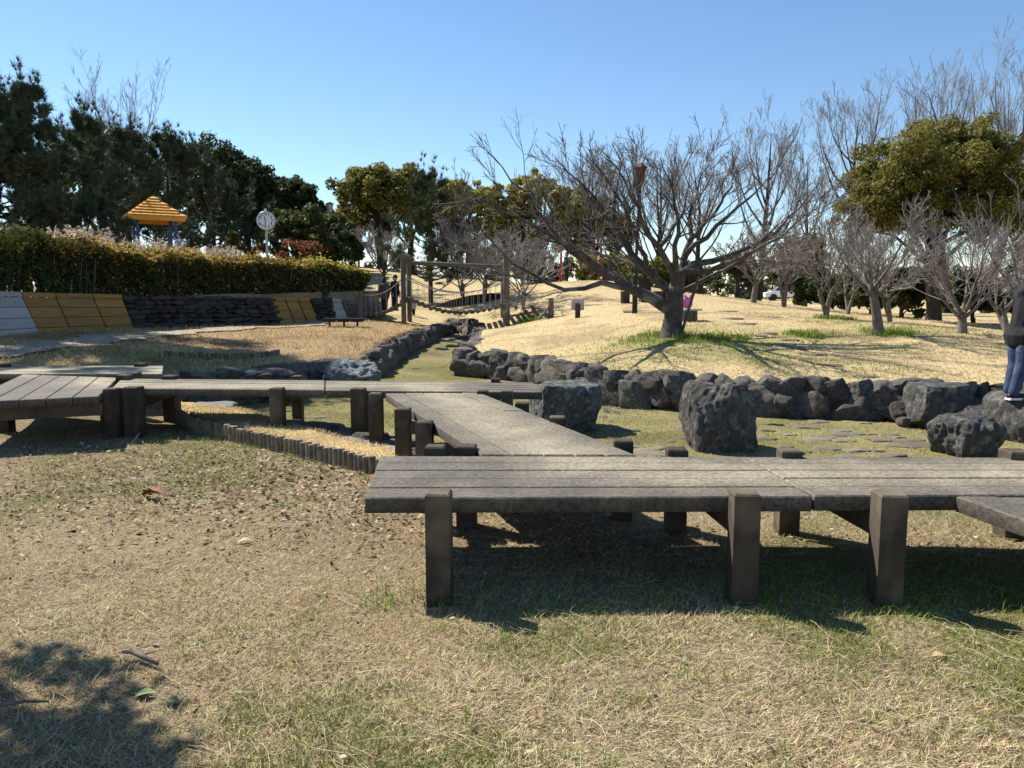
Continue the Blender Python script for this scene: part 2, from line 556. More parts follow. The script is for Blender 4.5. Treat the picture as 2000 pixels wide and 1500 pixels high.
def terrain(x, y):
    x = np.atleast_1d(np.asarray(x, dtype=np.float64))
    y = np.atleast_1d(np.asarray(y, dtype=np.float64))
    h = rbf(x, y)
    far = sstep(55, 90, np.hypot(x, y))
    h = h * (1 - far) + 1.0 * far
    h = h + (fbm(x, y, 1.7, 3) - .5) * .05 + (fbm(x, y, .35, 5) - .5) * .018
    ter = inside(x, y, TERRACE)
    t = 1.42 + .35 * sstep(16, 34, y) + (fbm(x, y, 1.2, 9) - .5) * .08
    h = np.where(ter, np.maximum(t, h), h)
    bed = inside(x, y, BEDPOLY)
    yf = np.interp(x, FX, FY)
    k = sstep(0, .9, y - yf)
    base = -.15 + .28 * sstep(15, 27, y) + (fbm(x, y, .8, 4) - .5) * .05
    h = np.where(bed, h * (1 - k) + base * k, h)
    isl = inside(x, y, ISLAND)
    h = np.where(isl, np.maximum(h, .12 + (fbm(x, y, .5, 8) - .5) * .03), h)
    return h
def zt(x, y):
    return float(terrain([x], [y])[0])

def seg_axis(parts):
    out = [parts[0][0]]
    for a, b, s in parts:
        n = max(1, int(round((b - a) / s)))
        out += list(np.linspace(a, b, n + 1)[1:])
    return np.array(out)
gx = seg_axis([(-400, -60, 40), (-60, -30, 2.5), (-30, -12, .7), (-12, -6.5, .2), (-6.5, 7.5, .1), (7.5, 14, .25), (14, 30, .8), (30, 60, 2.5), (60, 400, 40)])
gy = seg_axis([(-120, -15, 15), (-15, 0, .8), (0, 16, .1), (16, 30, .16), (30, 55, .6), (55, 90, 3), (90, 600, 40)])
GX, GY = np.meshgrid(gx, gy)
GZ = terrain(GX.ravel(), GY.ravel())

# colour zones -------------------------------------------------
TREE_SPOTS = []          # (x, y, r) greener grass round trunks, filled below
p = at_d(1310, 656, 14.2)
TREE_SPOTS += [(p.x - .2, p.y - .2, 1.1), (p.x + .7, p.y - .5, .8)]
for a in ((1715, 650, 14.5), (1610, 622, 18.5), (1020, 632, 24.3), (1560, 655, 14.5)):
    p = at_d(*a)
    TREE_SPOTS.append((p.x + .2, p.y - .1, .6))
def zone(x, y):
    """dry / green / soil weights -> base colour of blades, and greenness"""
    n1 = fbm(x, y, 1.5, 11)
    n2 = fbm(x, y, .45, 13)
    n3 = fbm(x, y, 4.5, 17)
    bed = inside(x, y, BEDPOLY) & (y - np.interp(x, FX, FY) > .25)
    isl = inside(x, y, ISLAND)
    ter = inside(x, y, TERRACE)
    fore = (y < 9.5) & ~bed & ~isl & ~ter
    left = (x < -2.3) & ~fore & ~bed & ~ter & ~isl & (y < 24)
    g = np.zeros(x.shape)
    gf = sstep(.50, .68, n1 * .6 + n2 * .4 + .05 * sstep(0, 2.5, x) + .19 * np.exp(-((x + 2.4) / 1.9) ** 2 - ((y - 6.7) / 1.2) ** 2) + .08 * np.exp(-((y - 3.45) / .4) ** 2) * (x > -1) + .06 * np.exp(-((x - 1.9) / .6) ** 2 - ((y - 2.7) / .6) ** 2) - .05 * np.exp(-((x + 1.6) / 1.4) ** 2 - ((y - 4.2) / 1.2) ** 2))
    g = np.where(fore, .05 + gf * .55, g)
    g = np.where(bed, .28 + .6 * sstep(.38, .62, n1 * .5 + n2 * .5), g)
    lawn = ~(fore | bed | isl | ter | left)
    gl = .5 * sstep(.55, .72, n3 * .6 + n1 * .4)
    for tx, ty, tr in TREE_SPOTS:
        gl = np.maximum(gl, 1.0 * np.exp(-((x - tx) ** 2 + (y - ty) ** 2 * 1.6) / (tr * tr)) * sstep(.25, .55, n2 + .15))
    gl = gl + .32 * np.exp(-((x - 3.4) / 1.9) ** 2 - ((y - 15.6) / 1.1) ** 2)
    g = np.where(lawn, np.clip(gl, 0, 1), g)
    gully = np.exp(-((y - 12.6) / .7) ** 2 - ((x + 5.6) / 1.6) ** 2)
    g = np.where(left, np.clip(gully * .6, 0, .5), g)
    dry_f = np.array([.43, .34, .2])
    dry_l = np.array([.60, .465, .255])
    dry_b = np.array([.40, .34, .18])
    dry_left = np.array([.50, .37, .19])
    green_f = np.array([.24, .25, .08])
    green_l = np.array([.20, .24, .05])
    green_b = np.array([.25, .255, .07])
    c = np.zeros(x.shape + (3,))
    def setc(mask, d, gr):
        c[mask] = d * (1 - g[mask][:, None]) + gr * g[mask][:, None]
    setc(lawn | ter, dry_l, green_l)
    setc(fore, dry_f, green_f)
    setc(bed, dry_b * .8, green_b * .7)
    setc(left, dry_left, green_f)
    setc(isl, np.array([.60, .45, .20]), green_f)
    brown = sstep(.5, .7, fbm(x, y, .9, 23)) * .3
    brown = np.where(left, brown * 1.4, brown)
    c *= (1 - brown)[..., None]
    rr = np.where(left, brown, 0)
    c[..., 0] += rr * .08
    return c, g, dict(fore=fore, bed=bed, isl=isl, ter=ter, left=left, lawn=lawn)

zc, zg, zm = zone(GX.ravel(), GY.ravel())
soil = np.array([.16, .12, .075])
w = np.where(zm['fore'], .72, np.where(zm['bed'], .35, np.where(zm['left'], .45, np.where(zm['ter'], .8, .22))))[:, None]  # high foreground share puts the small shadows between blades into the soil colour
gcol = zc * (1 - w) + soil * w
nx, ny = len(gx), len(gy)
ii = (np.arange(ny - 1)[:, None] * nx + np.arange(nx - 1)[None, :]).ravel()
GF = np.stack([ii, ii + 1, ii + nx + 1, ii + nx], axis=1)
ground_me = new_mesh('ground', np.stack([GX.ravel(), GY.ravel(), GZ], axis=1), GF, True, gcol)
ground = link('ground', ground_me, M['ground'])
ground['kind'] = 'structure'

# ---------------------------------------------------------------- grass blades
def blades(n_try, xr, yr, dens, hrange, wrange, lean, seed, colfn=None, maskfn=None, seg=2, curl=.4):
    r = np.random.default_rng(seed)
    # sample depth with 1/y preference so near the camera it is denser
    y = yr[0] * (yr[1] / yr[0]) ** r.random(n_try) if dens == 'log' else r.uniform(*yr, n_try)
    hw = .70 * y + .8
    x = r.uniform(-1, 1, n_try) * hw if xr is None else r.uniform(*xr, n_try)
    c, g, zm_ = zone(x, y)
    keep = maskfn(x, y, zm_, g, r)
    x, y, c, g = x[keep], y[keep], c[keep], g[keep]
    z = terrain(x, y)
    n = len(x)
    isg = r.random(n) < g
    bare = np.clip(fbm(x, y, .6, 31) * 1.5 - .25, .15, 1)
    L = r.uniform(*hrange, n) * np.where(isg, .9, 1.05) * (.6 + .6 * bare)
    W = r.uniform(*wrange, n)
    az = r.uniform(0, 2 * np.pi, n)
    el = np.where(isg, r.uniform(.5, 1.3, n), r.uniform(lean[0], lean[1], n))
    dx, dy, dz = np.cos(az) * np.cos(el), np.sin(az) * np.cos(el), np.sin(el)
    sx, sy = -np.sin(az), np.cos(az)
    base = np.stack([x, y, z - .004], 1)
    d = np.stack([dx, dy, dz], 1) * L[:, None]
    s = np.stack([sx, sy, np.zeros(n)], 1) * (W / 2)[:, None]
    k = r.uniform(-curl, curl, n)[:, None] * L[:, None]
    bend = np.stack([sx, sy, -.35 * np.ones(n)], 1) * k
    mid = base + d * .55 + bend * .25
    tip = base + d + bend
    tip[:, 2] = np.maximum(tip[:, 2], z + .003)
    V = np.stack([base - s, base + s, mid - s * .85, mid + s * .85, tip], 1).reshape(-1, 3)
    o = np.arange(n)[:, None] * 5
    F = np.concatenate([o + np.array([[0, 1, 3]]), o + np.array([[0, 3, 2]]), o + np.array([[2, 3, 4]])], 0)
    # individual colour: green or straw
    dryc = c / np.maximum(c.mean(1, keepdims=True), 1e-3)
    tone = r.uniform(.5, 1.35, n)[:, None]
    col = np.where(isg[:, None], np.array([.21, .255, .06]) * r.uniform(.55, 1.5, n)[:, None], 0)
    straw = np.stack([r.uniform(.55, .74, n), r.uniform(.45, .6, n), r.uniform(.25, .37, n)], 1) * tone
    dark = r.random(n) < .27  # a share of straw darkened; small turf shadows put into the blade colour
    straw[dark] *= np.array([.45, .40, .38])
    if colfn:
        straw, col = colfn(x, y, r, straw, col, c, tone)
    col = np.where(isg[:, None], col, straw)
    return V, F, np.repeat(col, 5, axis=0)

def near_mask(x, y, z, g, r):
    bald = fbm(x, y, .33, 41) + .2 * fbm(x, y, .1, 43)
    return z['fore'] & (r.random(len(x)) < sstep(.34, .6, bald) * .65 + .35)
def fore_cols(x, y, r, straw, col, c, tone):
    # reddish-brown thatch patches
    t = sstep(.5, .7, fbm(x, y, .8, 51))[:, None] * .45
    return straw * (1 - t) + straw * np.array([.85, .72, .62]) * t, col
V, F, C = blades(520000, None, (1.9, 9.3), 'log', (.02, .065), (.0019, .0036), (.02, .6), 1, fore_cols, near_mask, curl=.6)
o = link('dry_grass', new_mesh('dry_grass', V, F, False, C), M['grass'])
tag(o, 'trampled straw and green grass blades in the foreground', 'grass', kind='stuff')
def bed_cols(x, y, r, straw, col, c, tone):
    s = np.stack([r.uniform(.44, .58, len(x)), r.uniform(.38, .48, len(x)), r.uniform(.13, .2, len(x))], 1) * tone
    gcol_ = np.stack([r.uniform(.23, .35, len(x)), r.uniform(.25, .34, len(x)), r.uniform(.035, .065, len(x))], 1) * tone
    pt_ = (.5 + .9 * fbm(x, y, .35, 66))[:, None]
    return s * pt_, gcol_ * pt_
V, F, C = blades(150000, None, (5.5, 27), 'log', (.02, .05), (.005, .010), (.1, .9), 2, bed_cols, lambda x, y, z, g, r: z['bed'] & (r.random(len(x)) < .3 + fbm(x, y, .5, 61)))
o = link('moss_grass', new_mesh('moss_grass', V, F, False, C), M['grass'])
tag(o, 'yellow green mossy grass covering the dry stream bed', 'grass', kind='stuff')
def lawn_cols(x, y, r, straw, col, c, tone):
    t = .62 + .5 * fbm(x, y, .9, 71) + .25 * fbm(x, y, .25, 72)
    s = np.stack([r.uniform(.58, .71, len(x)), r.uniform(.455, .555, len(x)), r.uniform(.245, .325, len(x))], 1) * (tone * .45 + .55) * t[:, None]
    return s, np.array([.20, .26, .045]) * tone
V, F, C = blades(210000, None, (9.5, 40), 'log', (.035, .085), (.007, .016), (.1, .8), 3, lawn_cols, lambda x, y, z, g, r: (z['lawn'] & (x > -2.6)) & (r.random(len(x)) < .25 + fbm(x, y, .5, 63)))
o = link('lawn_grass', new_mesh('lawn_grass', V, F, False, C), M['grass'])
tag(o, 'straw coloured winter lawn grass on the rising mound', 'grass', kind='stuff')
def left_cols(x, y, r, straw, col, c, tone):
    t = fbm(x, y, 1.1, 81)
    rb = sstep(.5, .66, t)[:, None]
    a = np.stack([r.uniform(.52, .66, len(x)), r.uniform(.39, .48, len(x)), r.uniform(.19, .26, len(x))], 1)
    b = np.array([.36, .2, .1])
    return (a * (1 - rb * .7) + b * rb * .7) * tone, col
V, F, C = blades(90000, (-11.5, -1.8), (9.3, 26), 'log', (.05, .13), (.006, .014), (.1, 1.0), 4, left_cols, lambda x, y, z, g, r: z['left'])
o = link('bank_grass', new_mesh('bank_grass', V, F, False, C), M['grass'])
tag(o, 'dry brownish grass on the bank below the timber wall', 'grass', kind='stuff')
V, F, C = blades(60000, (-4.2, 0.2), (5.6, 9.5), 'uni', (.03, .06), (.003, .006), (.1, .9), 5, lawn_cols, lambda x, y, z, g, r: z['isl'])
o = link('island_grass', new_mesh('island_grass', V, F, False, C), M['grass'])
tag(o, 'straw yellow grass strip behind the log stake edging', 'grass', kind='stuff')

# long pale runners lying over the turf
rr_ = np.random.default_rng(314)
n_ = 1500
ry = 2.0 * (7.5 / 2.0) ** rr_.random(n_)
rx = rr_.uniform(-1, 1, n_) * (.68 * ry + .3)
ra = rr_.normal(-.5, .9, n_)
rl = rr_.uniform(.08, .26, n_)
cv = rr_.normal(0, .8, n_)
ok_ = zone(rx, ry)[2]['fore']
rx, ry, ra, rl, cv = rx[ok_], ry[ok_], ra[ok_], rl[ok_], cv[ok_]
PR = []
for q in np.linspace(0, 1, 6):
    PR.append(np.stack([rx + rl * q * np.cos(ra + cv * q * rl * 3), ry + rl * q * np.sin(ra + cv * q * rl * 3)], 1))
PR = np.stack(PR, 1)
zr_ = terrain(PR[..., 0].ravel(), PR[..., 1].ravel()).reshape(PR.shape[:2]) + .016 + rr_.uniform(0, .012, PR.shape[:2])
PR = np.concatenate([PR, zr_[..., None]], 2)
V, F = tubes(PR, np.tile(np.array([.0013, .0013, .0012, .0011, .001, .0006]), (len(PR), 1)), 3)
C = np.repeat(np.array([.66, .57, .38]) * rr_.uniform(.6, 1.15, (len(PR), 1)), 18, 0)
o = link('dead_runners', new_mesh('dead_runners', V, F, False, C), M['grass'])
tag(o, 'long pale dead grass runners over the foreground turf', 'grass', kind='stuff')

# taller green tufts at the shade line of the near deck and round the main trunk
def tufts(spots, hr, seed, wr=(.003, .006), colr=((.12, .2, .02), (.22, .33, .05))):
    r = np.random.default_rng(seed)
    B = []
    for x, y, rad, n in spots:
        a = r.uniform(0, 6.28, n)
        q = rad * np.sqrt(r.random(n))
        B.append(np.stack([x + q * np.cos(a), y + q * np.sin(a)], 1))
    B = np.vstack(B)
    n = len(B)
    z = terrain(B[:, 0], B[:, 1])
    L = r.uniform(*hr, n)
    az = r.uniform(0, 6.28, n)
    el = r.uniform(.7, 1.5, n)
    base = np.column_stack([B, z - .005])
    d = np.stack([np.cos(az) * np.cos(el), np.sin(az) * np.cos(el), np.sin(el)], 1) * L[:, None]
    s = np.stack([-np.sin(az), np.cos(az), 0 * az], 1) * (r.uniform(*wr, n) / 2)[:, None]
    droop = np.stack([np.cos(az), np.sin(az), -.7 + 0 * az], 1) * (L * .25)[:, None]
    mid = base + d * .6
    tip = base + d + droop
    V = np.stack([base - s, base + s, mid - s * .8, mid + s * .8, tip], 1).reshape(-1, 3)
    o_ = np.arange(n)[:, None] * 5
    F = np.concatenate([o_ + np.array([[0, 1, 3]]), o_ + np.array([[0, 3, 2]]), o_ + np.array([[2, 3, 4]])], 0)
    t = r.random((n, 1))
    C = np.array(colr[0]) * (1 - t) + np.array(colr[1]) * t
    return V, F, np.repeat(C, 5, 0)
r0 = np.random.default_rng(77)
spots = []
for i in range(70):
    spots.append((r0.uniform(-.9, 2.5), 3.62 + r0.normal(0, .10), .10, 14))
for i in range(60):
    spots.append((r0.uniform(-3.9, -2.0), r0.uniform(5.8, 7.9), .16, 16))
for i in range(26):
    spots.append((r0.uniform(-.4, 2.4), r0.uniform(2.2, 3.4), .07, 12))
for i in range(24):
    q = EDGE[r0.integers(1, 9)]
    spots.append((q.x + r0.normal(0, .12), q.y - .12, .08, 12))
V, F, C = tufts(spots, (.04, .10), 91, wr=(.0025, .0045))
o = link('green_tufts', new_mesh('green_tufts', V, F, False, C), M['grass'])
tag(o, 'fresh green grass tufts along the shade edge of the boardwalk', 'grass', kind='stuff')
spots = []
for tx, ty, tr in TREE_SPOTS:
    for i in range(26):
        a, q = r0.uniform(0, 6.28), tr * .8 * math.sqrt(r0.random())
        spots.append((tx + q * math.cos(a), ty + q * math.sin(a), .15, 22))
V, F, C = tufts(spots, (.08, .16), 92, wr=(.008, .014), colr=((.14, .2, .03), (.27, .33, .06)))
o = link('lawn_tufts', new_mesh('lawn_tufts', V, F, False, C), M['grass'])
tag(o, 'longer green grass growing round the tree trunks', 'grass', kind='stuff')

# ---------------------------------------------------------------- fallen leaves
def leaf_litter(x, y, size, seed):
    r = np.random.default_rng(seed)
    n = len(x)
    z = terrain(x, y) + r.uniform(.004, .022, n)
    L = r.uniform(*size, n) * np.clip(.35 + .12 * y, .6, 1.0)
    W = L * r.uniform(.35, .55, n)
    az = r.uniform(0, 6.28, n)
    tilt = r.normal(0, .35, n)
    roll = r.normal(0, .45, n)
    ux = np.stack([np.cos(az) * np.cos(tilt), np.sin(az) * np.cos(tilt), np.sin(tilt)], 1)
    s0 = np.stack([-np.sin(az), np.cos(az), 0 * az], 1)
    nrm = np.cross(ux, s0)
    vx = s0 * np.cos(roll)[:, None] + nrm * np.sin(roll)[:, None]
    nrm = np.cross(ux, vx)
    cu = r.uniform(-.25, .35, n)[:, None]
    c = np.stack([x, y, z], 1)
    Lh, Wh = (L / 2)[:, None], (W / 2)[:, None]
    P = [c - ux * Lh + nrm * Lh * cu, c - ux * Lh * .3 - vx * Wh + nrm * Wh * cu, c - ux * Lh * .2, c - ux * Lh * .3 + vx * Wh + nrm * Wh * cu,
         c + ux * Lh * .45 - vx * Wh * .8 + nrm * Wh * cu, c + ux * Lh * .45 + vx * Wh * .8 + nrm * Wh * cu, c + ux * Lh + nrm * Lh * cu]
    V = np.stack(P, 1).reshape(-1, 3)
    o_ = np.arange(n)[:, None] * 7
    F = np.concatenate([o_ + np.array([t]) for t in ((0, 1, 2), (0, 2, 3), (1, 4, 2), (2, 5, 3), (2, 4, 6), (2, 6, 5))], 0)
    pal = np.array([(.46, .38, .27), (.36, .27, .17), (.13, .085, .055), (.52, .43, .3), (.2, .125, .075), (.5, .41, .3), (.27, .12, .055), (.1, .07, .05)])
    C = pal[r.integers(0, len(pal), n)] * r.uniform(.75, 1.15, n)[:, None]
    return V, F, np.repeat(C, 7, 0)
r1 = np.random.default_rng(5)
xs = np.concatenate([r1.normal(-2.2, 1.4, 6500), r1.uniform(-2.2, 2.6, 130), r1.normal(-.9, .45, 420), r1.uniform(-.3, 3.2, 420), r1.uniform(-1.8, 3, 40)])
ys = np.concatenate([r1.normal(6.1, .95, 6500), r1.uniform(2.2, 3.6, 130), r1.normal(5.2, .55, 420), r1.uniform(4.2, 6.0, 420), r1.uniform(2.2, 3, 40)])
k = ~inside(xs, ys, ISLAND) & (ys > 2) & (ys < 8.6) & (xs > -5.6)
V, F, C = leaf_litter(xs[k], ys[k], (.02, .055), 8)
o = link('leaf_litter', new_mesh('leaf_litter', V, F, False, C), M['litter'])
tag(o, 'scattered dry brown fallen leaves on the foreground grass', 'leaves', kind='stuff')

# ---------------------------------------------------------------- rocks
def rock_mesh(name, seed, sub=3, power=3.0, cuts=9, amp=.10, nscale=1.6, ridged=0.0, rdir=(1, 0, 0), rfreq=6, cutd=(.72, .95), flat_top=None, sharp=0):
    r = random.Random(seed)
    bm = bmesh.new()
    bmesh.ops.create_icosphere(bm, subdivisions=sub, radius=1)
    planes = []
    for i in range(cuts):
        n = Vector((r.gauss(0, 1), r.gauss(0, 1), r.gauss(0, .8))).normalized()
        planes.append((n, r.uniform(*cutd)))
    off = Vector((r.uniform(-50, 50), r.uniform(-50, 50), r.uniform(-50, 50)))
    rd = Vector(rdir).normalized()
    for v in bm.verts:
        d = v.co.normalized()
        pn = (abs(d.x) ** power + abs(d.y) ** power + abs(d.z) ** power) ** (1 / power)
        p = d / pn
        for n, dd in planes:
            e = p.dot(n) - dd
            if e > 0:
                p -= n * e
        if flat_top is not None and p.z > flat_top:
            p.z = flat_top + (p.z - flat_top) * .12
        q = p * nscale + off
        a = noise.fractal(q, 1.0, 2.0, 4) * amp
        if ridged:
            w_ = p - rd * (p.dot(rd) * .75)
            t = noise.noise(w_ * rfreq * .5 + off)
            a += (1 - abs(noise.noise(w_ * rfreq + off + Vector((t, t, t)) * .6)) * 2) * ridged - ridged * .5
        v.co = p + d * a
    me = bpy.data.meshes.new(name)
    bm.to_mesh(me)
    bm.free()
    me.polygons.foreach_set('use_smooth', np.ones(len(me.polygons), dtype=bool))
    if sharp:
        me.set_sharp_from_angle(angle=math.radians(sharp))
    return me

STONES = []
for i in range(12):
    me = rock_mesh('wall_stone_shape', 100 + i, sub=4, power=5, cuts=10, amp=.10, nscale=2.2, cutd=(.66, .95), sharp=34)
    me.materials.append(M['stone'])
    STONES.append(me)
FLATS = []
for i in range(6):
    me = rock_mesh('flat_stone_shape', 200 + i, sub=3, power=2.6, cuts=11, amp=.2, nscale=1.5, cutd=(.55, .9), flat_top=.5)
    me.materials.append(M['flat_stone'])
    FLATS.append(me)

def line_len(L):
    return sum(math.dist(L[i][:2], L[i + 1][:2]) for i in range(len(L) - 1))
def along(L, s):
    for i in range(len(L) - 1):
        d = math.dist(L[i][:2], L[i + 1][:2])
        if s <= d or i == len(L) - 2:
            t = min(1.15, s / d)
            p = Vector(L[i][:2]).lerp(Vector(L[i + 1][:2]), t)
            dr = (Vector(L[i + 1][:2]) - Vector(L[i][:2])).normalized()
            return p, dr
        s -= d

def stone_wall(name, label, L, side, ztop, zbot, seed, courses, out=.12, lean=0.3, big=1.0, thick=.19, tilt=0.0):
    """L: plan line at the wall's face, side: +1 if the low side lies to the right of the line direction"""
    r = random.Random(seed)
    n0 = along(L, 0)[0]
    T = Thing(name, label, 'stone wall', (n0.x, n0.y, zbot(n0.x, n0.y)))
    tot = line_len(L)
    # mortar core
    n = max(2, int(tot / .25))
    Vc, Fc = [], []
    for i in range(n + 1):
        p, d = along(L, tot * i / n)
        nn = Vector((d.y, -d.x)) * side
        a = p + nn * .09
        b = p - nn * .32
        z0, z1 = zbot(p.x, p.y) - .1, ztop(p.x, p.y) - .05
        Vc += [(a.x, a.y, z0), (a.x, a.y, z1), (b.x, b.y, z1), (b.x, b.y, z0)]
    for i in range(n):
        for j in range(3):
            Fc.append((i * 4 + j, i * 4 + j + 1, i * 4 + j + 5, i * 4 + j + 4))
    T.part('mortar_core', Vc, Fc, M['core'])
    hsum = sum(courses)
    z_acc = 0
    for ci, hh in enumerate(courses):
        s = r.uniform(-.15, .0)
        top = ci == len(courses) - 1
        while s < tot:
            w_ = r.uniform(.24, .52) * big * (1.15 if ci == 0 else 1.0)
            p, d = along(L, min(tot, s + w_ / 2))
            nn = Vector((d.y, -d.x)) * side
            H = ztop(p.x, p.y) - zbot(p.x, p.y)
            zc_ = zbot(p.x, p.y) + H * (z_acc + hh / 2) / hsum + (r.uniform(-.015, .01) if top else r.uniform(-.02, .03))
            hz = H * hh / hsum * (r.uniform(1.0, 1.12) if top else r.uniform(1.1, 1.3))
            q = p + nn * (out * (1 - z_acc / hsum) * .6 + r.uniform(-.03, .05)) - nn * (.05 if top else 0)
            T.inst('stone', r.choice(STONES), None, (q.x, q.y, zc_), (r.gauss(0, .10), r.gauss(0, lean * (.35 if top else 1)) + tilt, math.atan2(d.y, d.x) + r.gauss(0, .10)),
                   (w_ * .74, thick * r.uniform(.95, 1.25), hz * .74))
            s += w_ * r.uniform(.9, 1.0)
        z_acc += hh
    return T

zb = lambda x, y: zt(x, y) if False else float(-.17 + .28 * sstep(15, 27, y))
stone_wall('stone_wall', 'long low dark stone wall holding the mound lawn, right of the stream bed', RW[4:], 1, lambda x, y: .33, zb, 11, (1.2, 1.0), out=.14, big=.98)
stone_wall('stone_wall', 'low stone edge of the narrow channel on the lawn side, curving back towards the bridge', [RW[4], RW[3], RW[2], RW[1]], -1, lambda x, y: .34 + .1 * float(sstep(16, 26, y)), zb, 12, (1.0, .8), out=.1, big=.9)
stone_wall('stone_wall', 'short stone wall closing the channel head below the suspension bridge', [RW[1], (-1.6, 26.4), RW[0], LW[0]], -1, lambda x, y: .62, zb, 14, (1.0, .8), out=.12, lean=.4, big=.9)
stone_wall('stone_wall', 'shaded dark stone wall along the left side of the narrow channel', LW[:5], -1, lambda x, y: .30 + .2 * float(sstep(16, 26, y)), zb, 13, (1.1, 1.0), out=.12, big=1.15)
stone_wall('stone_wall', 'rough stones edging the left bank just behind the middle boardwalk', LW[5:], -1, lambda x, y: .3, zb, 15, (1.1, .8), out=.15, big=1.35, thick=.28)

def boulder(label, px, py_base, Y, size, seed, mat, rot=0, sink=.10, **kw):
    p = at_d(px, py_base, Y)
    me = rock_mesh('boulder', seed, sub=6, **kw)
    me.materials.append(M[mat])
    z0 = zt(p.x, p.y)
    o = link('boulder', me, None, None, (p.x, p.y, z0 + size[2] - sink), (0, 0, rot), size)
    tag(o, label, 'boulder', 'boulders in the stream bed')
    return o
boulder('large upright dark boulder standing alone in the mossy bed beyond the near boardwalk', 1400, 870, 8.25, (.345, .33, .41), 31, 'rock', .15, power=6, cuts=9, amp=.085, ridged=.045, rdir=(.35, .1, 1), rfreq=5, cutd=(.88, 1.08), nscale=1.6, sink=.12)
boulder('squat boulder with pale flat top at the end of the middle boardwalk', 1102, 815, 9.45, (.40, .42, .36), 36, 'rock_mid', .3, power=5, cuts=8, amp=.085, ridged=.045, rdir=(.1, 0, 1), rfreq=5, cutd=(.86, 1.05), flat_top=.84, nscale=1.6)
boulder('tall flat topped stump-like boulder against the right stone wall', 1832, 836, 9.55, (.385, .36, .335), 33, 'rock', -.25, power=5, cuts=9, amp=.05, ridged=.03, rdir=(0, 0, 1), rfreq=6, cutd=(.85, 1.1), flat_top=.88, nscale=2)
boulder('rounded boulder at the right edge with a person standing on it', 2012, 862, 8.75, (.44, .40, .335), 34, 'rock', .1, power=3.6, cuts=6, amp=.05, ridged=.03, rdir=(0, 0, 1), rfreq=6, cutd=(.8, 1.1), flat_top=.82, nscale=2)
boulder('low craggy ridged boulder right behind the near boardwalk', 1882, 893, 7.85, (.37, .30, .26), 35, 'rock', .1, power=2.6, cuts=6, amp=.11, ridged=.085, rdir=(.1, 0, 1), rfreq=4, sink=.12)
boulder('flat elongated slab-like boulder lying between the two big right boulders', 1902, 838, 9.2, (.30, .24, .10), 37, 'rock', -.1, power=2.6, cuts=4, amp=.08, sink=-.12)
boulder('small pale cube-shaped stone beside the flat topped boulder', 1756, 828, 9.75, (.105, .11, .13), 38, 'stone', .2, power=4, cuts=6, amp=.05, sink=-.02)
boulder('small dark cobble below the pale cube-shaped stone', 1765, 838, 9.5, (.09, .09, .06), 39, 'stone', .2, power=2.6, cuts=6, amp=.08, sink=0)
boulder('large pale blue green craggy boulder on the left bank of the channel', 688, 742, 12.9, (.46, .42, .33), 40, 'rock_pale', -.2, power=2.5, cuts=7, amp=.12, ridged=.09, rdir=(1, .2, .8), rfreq=4)
boulder('low pale rock just right of the craggy blue green boulder', 778, 748, 12.6, (.33, .28, .13), 41, 'rock_pale', .2, power=2.4, cuts=6, amp=.12, ridged=.06, rfreq=5, sink=.03)
boulder('small pointed pale rock at the end of the rock group behind the middle boardwalk', 832, 750, 12.4, (.10, .1, .10), 42, 'rock_pale', 0, power=2, cuts=6, amp=.12, sink=.02)
boulder('dark low rock mass at the left end of the bank stones', 515, 735, 11.9, (.55, .4, .20), 43, 'rock', .3, power=2.6, cuts=7, amp=.12, ridged=.09, rdir=(1, .2, .5), rfreq=4, sink=-.10)

# flat stones set in the bed, stepping stones in the lawn, cascade stones: pieces of the ground
r2 = random.Random(3)
def bedstone(px, py, z, w, d, h, name='bed_stone', up=.0):
    p = on_z(px, py, z)
    zz = zt(p.x, p.y)
    o = link(name, r2.choice(FLATS), None, ground, (p.x, p.y, zz + up), (r2.gauss(0, .04), r2.gauss(0, .04), r2.uniform(-.5, .5)), (w, d, h))
for px, py in ((640, 787), (620, 812), (655, 825), (700, 812), (640, 845), (1330, 850), (1200, 800), (1300, 858), (1270, 875), (1225, 862), (1215, 838), (1340, 830), (1240, 870), (1490, 800), (1510, 825), (1540, 848), (1560, 800), (1500, 855), (1530, 870), (1580, 832),
               (1610, 852), (1640, 840), (1650, 860), (1620, 875), (1690, 845), (1720, 858), (1745, 845), (1760, 870), (1700, 880), (1790, 858), (1670, 878), (1600, 820), (1560, 880), (1650, 888), (1740, 888), (1490, 885), (1475, 850), (1180, 812), (1190, 850), (760, 725), (815, 720), (780, 712), (1690, 826), (1755, 852), (1500, 838)):
    s = r2.uniform(.08, .17)
    bedstone(px + r2.uniform(-6, 6), py, -.13, s * 1.15, s * .9, .05, up=-.012)
for px, py, s in ((1800, 868, .3), (1600, 858, .2), (1270, 886, .28), (1660, 846, .24)):
    bedstone(px, py, -.13, s, s * .7, .05, up=-.008)
for px, py, s in ((1480, 655, .3), (1500, 651, .28), (1455, 632, .4), (1430, 622, .4), (1540, 665, .25), (1530, 675, .24), (1585, 692, .27), (1625, 714, .25), (1690, 736, .25), (1420, 608, .4), (1245, 607, .5), (1560, 680, .2)):
    p = None
    for Y in np.arange(10, 34, .05):
        q = at_d(px, py, Y)
        if q.z <= zt(q.x, q.y):
            p = q
            break
    if p:
        link('stepping_stone', r2.choice(FLATS), None, ground, (p.x, p.y, zt(p.x, p.y) - .016), (0, 0, r2.uniform(-.5, .5)), (s * .85, s * .68, .06))
for px, py, s in ((890, 668, .2), (872, 676, .25), (900, 672, .2), (865, 688, .22), (884, 684, .26), (905, 681, .2), (858, 640, .3)):
    bedstone(px, py, -.08, s, s * .8, .09, 'cascade_stone', up=.03)
